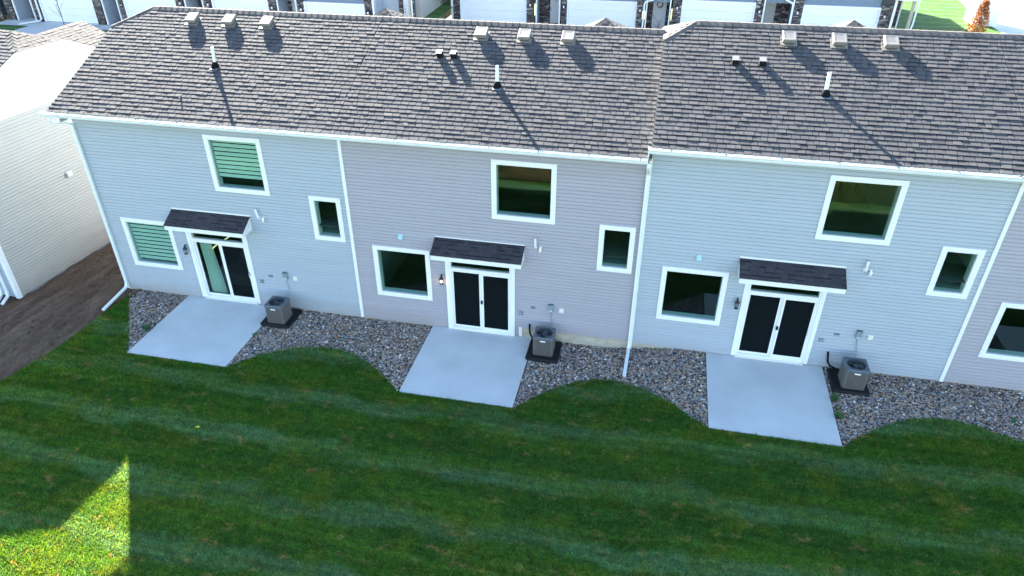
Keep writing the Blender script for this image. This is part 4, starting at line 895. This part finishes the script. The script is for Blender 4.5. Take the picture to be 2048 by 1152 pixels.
def stone_face(mb, x0, x1, y, z0, z1, seed):
    rr = random.Random(seed); z = z0
    while z < z1 - .01:
        h = rr.uniform(.05, .11); zt = min(z + h, z1); x = x0
        while x < x1 - .01:
            w = rr.uniform(.12, .38); xt = min(x + w, x1); d = rr.uniform(.012, .045)
            if xt - x > .03: mb.box(x + .006, xt - .006, y - d, y + .01, z + .006, zt - .006, min(1, max(0, rr.gauss(.42, .28))))
            x = xt
        z = zt
def lantern(x, y, z, who):
    t = thing('wall_lantern', (x, y, z), f'small black lantern on the stone pillar {who}', 'wall lamp', 'lanterns on the far stone pillars')
    MB().bevbox(x - .05, x + .05, y - .05, y - .02, z - .02, z + .14, .01).build('back_plate', 'black_metal', t)
    MB().tube([(x, y - .14, z + .16), (x, y - .14, z + .12), (x, y - .14, z + .02)], [.02, .09, .08], 8).build('lamp_cap', 'black_metal', t)
    MB().tube([(x, y - .14, z + .02), (x, y - .14, z - .16)], [.06, .045], 8).build('glass', 'white', t)
def far_unit(y, zb, garage, stones, entry, label, seed, span, dkind='white', colour='siding_navy', group='far townhouses', door=None):
    x0, x1 = span
    t = thing('far_townhouse', ((x0 + x1) / 2, y, zb), label, 'house', group)
    HD = zb + 2.17
    # garage: four horizontal sections
    ga, gb = garage
    mb = MB(); mb.box(ga - .11, ga, y - .03, y + .2, zb, HD + .16); mb.box(gb, gb + .11, y - .03, y + .2, zb, HD + .16); mb.box(ga, gb, y - .032, y + .2, HD, HD + .16); tr = mb.build('garage_trim', 'white', t)
    gd = MB().box(ga, gb, y + .13, y + .16, zb, HD).build('garage_door', 'garage', t)
    for k in range(4): MB().bevbox(ga + .005, gb - .005, y + .09, y + .129, zb + .01 + k * .54, zb + .54 + k * .54 - .008, .006).build('door_section', 'garage', gd)
    # upper wall, side walls, roof
    mb = MB(); mb.box(x0, x1, y + .16, y + .30, HD + .16, zb + 5.7)
    mb.add([(x0, y + .3, zb), (x0, y + 9, zb), (x0, y + 9, zb + 5.7), (x0, y + .3, zb + 5.7)], [(0, 3, 2, 1)]); mb.add([(x1, y + .3, zb), (x1, y + 9, zb), (x1, y + 9, zb + 5.7), (x1, y + .3, zb + 5.7)], [(0, 1, 2, 3)]); mb.add([(x0, y + 9, zb), (x1, y + 9, zb), (x1, y + 9, zb + 5.7), (x0, y + 9, zb + 5.7)], [(0, 1, 2, 3)])
    mb.box(ga - .1, ga - .02, y + .2, y + 3, zb, HD); mb.box(gb + .02, gb + .1, y + .2, y + 3, zb, HD)
    w = mb.build('wall', colour, t)
    for k in range(6): MB().extr_x([(y + .158, HD + .16 + k * .115), (y + .135, HD + .16 + k * .115), (y + .150, HD + .272 + k * .115), (y + .158, HD + .272 + k * .115)], ga, gb).build('siding_board', colour, w)
    mb = MB(); mb.add([(x0 - .1, y - .3, zb + 5.7), (x1 + .1, y - .3, zb + 5.7), (x1 + .1, y + 4.5, zb + 7.9), (x0 - .1, y + 4.5, zb + 7.9), (x1 + .1, y + 9.3, zb + 5.7), (x0 - .1, y + 9.3, zb + 5.7)], [(0, 1, 2, 3), (3, 2, 4, 5)]); mb.build('roof', 'roof_deck', t)
    for k, (a, b) in enumerate(stones):
        p = MB().box(a, b, y - .02, y + .2, zb, zb + 2.9).build('stone_pillar', 'mortar', t)
        mb = MB(); stone_face(mb, a, b, y - .021, zb, zb + 2.6, seed * 10 + k); tag(mb.build('stone_veneer', 'stone_veneer', p), kind='stuff')
    if entry:
        a, b = entry; dp = 1.7
        MB().box(a, a + .09, y - .05, y + .05, zb, zb + 2.9).build('entry_post', 'white', t); MB().box(b - .09, b, y - .05, y + .05, zb, zb + 2.9).build('entry_post', 'white', t)
        mb = MB(); mb.add([(a - .02, y + .05, zb), (a - .02, y + dp, zb), (a - .02, y + dp, zb + 2.9), (a - .02, y + .05, zb + 2.9)], [(0, 1, 2, 3)]); mb.add([(b + .02, y + .05, zb), (b + .02, y + dp, zb), (b + .02, y + dp, zb + 2.9), (b + .02, y + .05, zb + 2.9)], [(0, 3, 2, 1)])
        mb.add([(a, y, zb + 2.9), (b, y, zb + 2.9), (b, y + dp, zb + 2.9), (a, y + dp, zb + 2.9)], [(0, 1, 2, 3)]); mb.build('porch_wall', 'siding_pale', t)
        back = MB().box(a - .02, b + .02, y + dp, y + dp + .1, zb, zb + 2.9).build('porch_back', 'mortar', t)
        mb = MB(); stone_face(mb, a, b, y + dp - .001, zb, zb + 2.2, seed * 10 + 7); tag(mb.build('stone_veneer', 'stone_veneer', back), kind='stuff')
        MB().box(a - .02, b + .02, y - .6, y + dp, zb - .1, zb + .02).build('porch_floor', 'concrete_drive', t)
        da, db = door if door else ((a + b) / 2 - .46, (a + b) / 2 + .46)
        dr = MB().bevbox(da, db, y + dp - .10, y + dp - .046, zb + .04, zb + 2.07, .006).build('front_door', 'door_gray' if dkind == 'gray' else 'door_white', t)
        MB().box(da + .12, db - .12, y + dp - .106, y + dp - .101, zb + 1.1, zb + 1.85).build('door_panel', 'door_gray' if dkind == 'gray' else 'door_white', dr)
        for zz in (.98, 1.12): MB().tube([(da + .09, y + dp - .10, zb + zz), (da + .09, y + dp - .15, zb + zz)], .03, 8).build('knob', 'black_metal', dr)
        MB().box(da - .1, db + .1, y + dp - .75, y + dp - .15, zb + .02, zb + .035).build('doormat', 'black', t)
    return t
YL, YR = 33.3, 39.3
fl = [((-34.67, -30.02), [(-38.04, -37.38), (-35.41, -34.76)], (-37.25, -35.5), 'leftmost far townhouse, shaded porch left of its white garage door'),
      ((-27.1, -22.85), [(-29.93, -29.26), (-27.6, -27.2)], (-29.13, -27.71), 'far townhouse with bare sapling before its garage, second from left'),
      ((-19.6, -15.2), [(-22.7, -22.14), (-20.34, -19.75)], (-21.98, -20.42), 'far townhouse straight above the leftmost roof vents'),
      ((-12.24, -7.73), [(-15.15, -14.55), (-12.85, -12.36)], (-14.46, -12.91), 'far townhouse with blue-grey band over its garage, left of the orange flowers')]
for i, (ga, st, en, lb) in enumerate(fl): far_unit(YL, 0, ga, st, en, lb, 50 + i, (st[0][0] - .05, ga[1] + .13), 'white', 'siding_navy')
far_unit(YL, 0, (-44.4, -40), [(-39.3, -38.6)], None, 'far townhouse cut off at the top left corner', 49, (-46, -38.5))
# end porch of the left far building
t = thing('end_porch', (-5.6, YL, 0), 'end porch of the left far building with stone pillars and white door', 'porch')
for k, (a, b) in enumerate([(-7.69, -7.12), (-4.21, -3.97)]):
    p = MB().box(a, b, YL - .02, YL + .2, 0, 2.9).build('stone_pillar', 'mortar', t); mb = MB(); stone_face(mb, a, b, YL - .021, 0, 2.7, 700 + k); tag(mb.build('stone_veneer', 'stone_veneer', p), kind='stuff')
mb = MB(); mb.box(-7.1, -6.98, YL - .04, YL + .1, 0, 3); mb.build('entry_post', 'white', t)
MB().box(-4.40, -4.24, YL - .05, YL + .1, 0, 3).build('entry_post', 'post', t)
mb = MB(); mb.box(-6.97, -6.9, YL + .1, YL + 1.6, 0, 3); mb.box(-6.9, -5.45, YL + 1.5, YL + 1.6, 0, 3); mb.build('porch_wall', 'siding_pale', t)
p = MB().box(-5.45, -5.12, YL + .9, YL + 1.0, 0, 3).build('stone_pillar', 'mortar', t); mb = MB(); stone_face(mb, -5.45, -5.12, YL + .899, 0, 2.7, 710); tag(mb.build('stone_veneer', 'stone_veneer', p), kind='stuff')
dr = MB().bevbox(-5.10, -4.42, YL + .9, YL + .96, .03, 3, .006).build('front_door', 'door_white', t)
for zz in (1.75, 1.92): MB().tube([(-4.98, YL + .9, zz), (-4.98, YL + .84, zz)], .035, 8).build('knob', 'black_metal', dr)
mb = MB(); mb.box(-7.75, -3.98, YL + 1.6, YL + 12, 0, 6.0); mb.build('building_end', 'siding_cream', t)
mb = MB(); mb.add([(-7.9, YL - .3, 5.9), (-3.85, YL - .3, 5.9), (-3.85, YL + 6, 8.1), (-7.9, YL + 6, 8.1), (-3.85, YL + 12.3, 5.9), (-7.9, YL + 12.3, 5.9)], [(0, 1, 2, 3), (3, 2, 4, 5)]); mb.build('roof', 'roof_deck', t)
MB().sqtube([(-4.12, YL - .12, 5.8), (-4.12, YL - .12, 1.2), (-4.0, YL - .3, .9)], .09, .07).build('downspout', 'gutter', t)
fr_ = [((-2.26, 2.83), [(-2.91, -2.34), (2.87, 3.45)], (3.6, 5.45), 'far townhouse whose garage stands right of the green gap', 'white', 0, (4.45, 5.30)),
       ((6.08, 11.1), [(5.55, 5.97), (11.13, 11.57)], (11.82, 13.6), 'far townhouse whose porch door carries a wreath', 'white', -.22, (12.30, 13.28)),
       ((14.48, 19.43), [(13.73, 14.37), (19.5, 20.04)], (20.06, 22.1), 'far townhouse with grey front door in its porch', 'gray', .05, (20.15, 21.1)),
       ((22.81, 27.77), [(22.14, 22.74), (27.84, 28.57)], None, 'rightmost far townhouse beside the sunlit lawn', 'white', .03, None)]
for i, (ga, st, en, lb, dk, zb_, dd) in enumerate(fr_):
    tt = far_unit(YR, zb_, ga, st, en, lb, 60 + i, (min(st[0][0], ga[0]) - .1, (en[1] + .05) if en else 28.7), dk, door=dd)
    if i == 0: MB().box(-3.07, -2.92, YR - .05, YR + .2, 0, 5.8).build('corner_board', 'white', tt)
    if i == 1: MB().sqtube([(13.2, YR - .15, 3.0), (12.3, YR - .15, 2.35), (11.75, YR - .12, 2.15), (11.68, YR - .12, 2.0), (11.68, YR - .12, -.1)], .12, .09).build('downspout', 'gutter', tt)
    if i == 2: MB().sqtube([(21.2, YR - .15, 2.9), (21.5, YR - .15, 2.65), (21.95, YR - .12, 2.45), (22.0, YR - .12, 2.3), (22.0, YR - .12, 0)], .12, .09).build('downspout', 'gutter', tt)
    if i == 3:
        MB().box(28.62, 28.78, YR - .05, YR + .2, 0, 5.8).build('corner_board', 'white', tt)
        p = MB().box(28.8, 29.25, YR + .9, YR + 1.0, 0, 2.9).build('stone_pillar', 'mortar', tt); mb = MB(); stone_face(mb, 28.8, 29.25, YR + .899, .8, 2.7, 777); tag(mb.build('stone_veneer', 'stone_veneer', p), kind='stuff')
        MB().box(29.27, 29.36, YR + .8, YR + 1, 0, 5.8).build('corner_board', 'white', tt)
        MB().tube([(29.75, YR - .3, -.1), (29.75, YR - .3, 5.8)], .11, 10).build('porch_post', 'post', tt)
        MB().sqtube([(30.0, YR - .4, 5.8), (30.0, YR - .4, 1.4), (29.95, YR - .45, 1.2), (29.7, YR - .9, 0)], .10, .08).build('downspout', 'gutter', tt)
        MB().box(28.7, 30.1, YR - .5, YR + 1.0, 2.95, 3.05).build('porch_roof', 'white', tt)
        MB().box(18, 28.68, YR + 9.4, YR + 18.4, -.1, 5.6).build('shading_wing', 'siding_cream', tt)  # unseen wing added to cast shade over the side lawn
        MB().add([(17.7, YR + 9.3, 5.6), (29.0, YR + 9.3, 5.6), (25.0, YR + 13.9, 7.3), (17.7, YR + 13.9, 7.3), (29.0, YR + 18.7, 5.6), (17.7, YR + 18.7, 5.6)], [(0, 1, 2, 3), (3, 2, 4, 5), (1, 4, 2)]).build('shading_roof', 'roof_deck', tt)  # hip shape chosen to keep that shade off the orange tree
# lanterns
LT = [(-22.3, YL, 1.93, 'left of the porch above the leftmost roof vent'), (-19.99, YL, 1.92, 'right of the porch above the left roof vents'), (-14.84, YL, 1.90, 'right of the third far garage from left'), (-12.56, YL, 1.88, 'left of the garage with blue-grey band'), (-7.43, YL, 1.85, 'left of the end porch with orange flowers'),
      (3.17, YR, 1.68, 'right of the garage beside the green gap'), (5.73, YR, 1.66, 'right of the first porch past the green gap'), (11.40, YR, 1.62, 'left of the porch with the wreath'), (14.05, YR, 1.90, 'right of the porch with the wreath'), (19.81, YR, 1.87, 'left of the grey front door'), (22.4, YR, 1.90, 'left of the rightmost far garage'), (28.15, YR, 1.88, 'right of the rightmost far garage')]
for q in LT: lantern(*q)
# wreath and pots in the dark porch
t = thing('wreath', (12.79, YR + 1.55, 1.62), 'brown twig wreath hanging on the far white front door', 'wreath')
rr = random.Random(4); mb = MB()
for k in range(70):
    a = rr.uniform(0, 6.28); b = a + rr.uniform(.3, .7); r1, r2 = rr.uniform(.15, .25), rr.uniform(.15, .25); mb.tube([(12.79 + r1 * math.cos(a), YR + 1.56 - rr.uniform(0, .05), 1.70 + r1 * math.sin(a)), (12.79 + r2 * math.cos(b), YR + 1.56 - rr.uniform(0, .05), 1.70 + r2 * math.sin(b))], .008, 4)
mb.build('twigs', 'bark', t)
for k, (x, lb) in enumerate([(12.12, 'dark red pot left of the wreath door'), (13.42, 'dark red pot right of the wreath door')]):
    t = thing('flower_pot', (x, YR + 1.2, -.2), lb, 'pot', 'pots by the wreath door')
    MB().tube([(x, YR + 1.2, -.2), (x, YR + 1.2, .1), (x, YR + 1.2, .12)], [.12, .18, .2], 12).build('pot', 'clay', t)
    weedm = MB(); rr = random.Random(k)
    for q in range(50):
        c = Vector((x + rr.gauss(0, .12), YR + 1.2 + rr.gauss(0, .1), .22 + abs(rr.gauss(0, .12)))); s_ = .05; weedm.add([c + Vector((-s_, 0, 0)), c + Vector((0, -s_, .02)), c + Vector((s_, 0, .03)), c + Vector((0, s_, 0))], [(0, 1, 2, 3)], rr.random())
    weedm.build('flowers', 'clay', t)
# driveways
for i, (a, b, y, zb_) in enumerate([(-34.9, -29.8, YL, 0), (-27.3, -22.6, YL, 0), (-19.8, -15.0, YL, 0), (-12.4, -7.6, YL, 0), (-2.4, 3.0, YR, 0), (5.9, 11.2, YR, -.2), (14.3, 19.6, YR, .03), (22.6, 28, YR, .02)]):
    tag(MB().add([(a, y + .1, zb_ - .01), (b, y + .1, zb_ - .01), (b + .2, 24, -.10), (a - .2, 24, -.10)], [(0, 3, 2, 1)]).build('driveway', 'concrete_drive'), kind='structure')
for i, (a, b) in enumerate([(-38.2, -34.95), (-29.7, -27.35), (-22.8, -19.85)]):
    tag(MB().add([(a, YL - .1, .004), (b, YL - .1, .004), (b, YL - 1.5, -.045), (a, YL - 1.5, -.045)], [(0, 3, 2, 1)]).build('walkway', 'concrete_drive'), kind='structure')
MB().sqtube([(-34.95, YL - .12, 2.6), (-34.95, YL - .12, .2), (-35.0, YL - .25, .1), (-35.9, YL - 1.5, .05)], .12, .09).build('downspout', 'gutter', [o for o in col.objects if o.name.startswith('far_townhouse')][0])

# bare saplings, shrubs
def sapling(x, y, z, h, label, seed, leafy=None, spread=.35):
    rr = random.Random(seed); t = thing('sapling', (x, y, z), label, 'tree', 'saplings along the far houses'); mb = MB(); tips = []
    tr = MB(); tr.tube([(x, y, z), (x + .03, y, z + h * .5), (x, y, z + h)], [.03, .022, .008], 6); tr.build('trunk', 'bark', t)
    for k in range(12):
        z0 = z + h * rr.uniform(.25, .85); a = rr.uniform(0, 6.28); L = h * spread * rr.uniform(.4, 1) * (1.1 - (z0 - z) / h * .6)
        p1 = Vector((x + math.cos(a) * L * .5, y + math.sin(a) * L * .5, z0 + L * .5)); p2 = Vector((x + math.cos(a) * L, y + math.sin(a) * L, z0 + L * 1.2)); mb.tube([(x, y, z0), p1, p2], [.011, .008, .004], 4)
        for q in range(2): e = p1 + Vector((rr.gauss(0, .2), rr.gauss(0, .2), rr.uniform(.1, .4))) * h * .3; mb.tube([p1, e], [.006, .003], 4)
    mb.build('branches', 'bark', t)
sapling(-32.3, 32.4, -.05, 2.4, 'thin bare sapling in front of the far garage at upper left', 1)
sapling(-38.0, 30.6, -.08, .8, 'small bare shrub on the shaded grass at upper left', 2, spread=.7)
sapling(12.85, YR - 2.4, -.25, 1.75, 'pale bare sapling in front of the wreath porch', 3, spread=.5)
sapling(-3.55, 38.2, 1.2, 1.3, 'small dark bare tree against the cream wall by the green gap', 4, spread=.6)
# orange flowers near the end porch
t = thing('flower_pot', (-6.0, YL - .7, .55), 'bright orange flowers by the end porch, above the small roof peak', 'flowers'); rr = random.Random(8); mb = MB()
for k in range(90):
    c = Vector((-6.0 + rr.gauss(0, .25), YL - .7 + rr.gauss(0, .2), 1.35 + rr.gauss(0, .15))); s_ = .07; mb.add([c + Vector((-s_, 0, 0)), c + Vector((0, -s_, .03)), c + Vector((s_, 0, .03)), c + Vector((0, s_, 0))], [(0, 1, 2, 3)], rr.random())
mb.build('flowers', 'orange_flower', t); MB().tube([(-6, YL - .7, .0), (-6, YL - .7, 1.0), (-6, YL - .7, 1.15)], [.16, .2, .22], 10).build('pot', 'clay', t)
# orange columnar tree by the road
t = thing('orange_tree', (36.0, 44.0, -.05), 'narrow small tree with orange autumn leaves by the white road', 'tree'); rr = random.Random(12)
MB().tube([(36, 44, -.1), (36.02, 44, 1.0), (36, 44, 2.2)], [.05, .035, .01], 6).build('trunk', 'bark', t); mb = MB(); br = MB()
for k in range(1700):
    z = rr.uniform(.1, 2.35); rad = .62 * (1 - (z / 2.6) ** 1.6) + .1; a = rr.uniform(0, 6.28); q = rad * math.sqrt(rr.random()); c = Vector((36 + math.cos(a) * q, 44 + math.sin(a) * q, z)); s_ = rr.uniform(.05, .11)
    d1 = Vector((rr.gauss(0, 1), rr.gauss(0, 1), rr.gauss(0, 1))).normalized() * s_; d2 = Vector((rr.gauss(0, 1), rr.gauss(0, 1), rr.gauss(0, 1))).normalized() * s_ * .6
    mb.add([c - d1, c + d2, c + d1, c - d2], [(0, 1, 2, 3)], rr.random() if math.cos(a - .9) < .55 else .97)
for k in range(16): z = .3 + k * .12; a = k * 2.4; br.tube([(36, 44, z), (36 + math.cos(a) * .4, 44 + math.sin(a) * .4, z + .35)], .012, 4)
mb.build('crown', 'orange_leaf', t); br.build('branches', 'bark', t)
# white cabinet by the road
t = thing('utility_box', (38.2, 48.0, -.06), 'white box-shaped cabinet on the pale pavement behind the orange tree', 'cabinet')
mb = MB(); mb.bevbox(36.7, 38.4, 47.0, 49.2, -.06, 1.75, .05); mb.build('case', 'garage', t); MB().box(36.65, 38.45, 46.95, 49.25, 1.7505, 1.80).build('lid', 'garage', t)
tag(MB().box(36.4, 38.6, 46.7, 49.5, -.2, -.0605).build('cabinet_slab', 'concrete_road'), kind='structure')
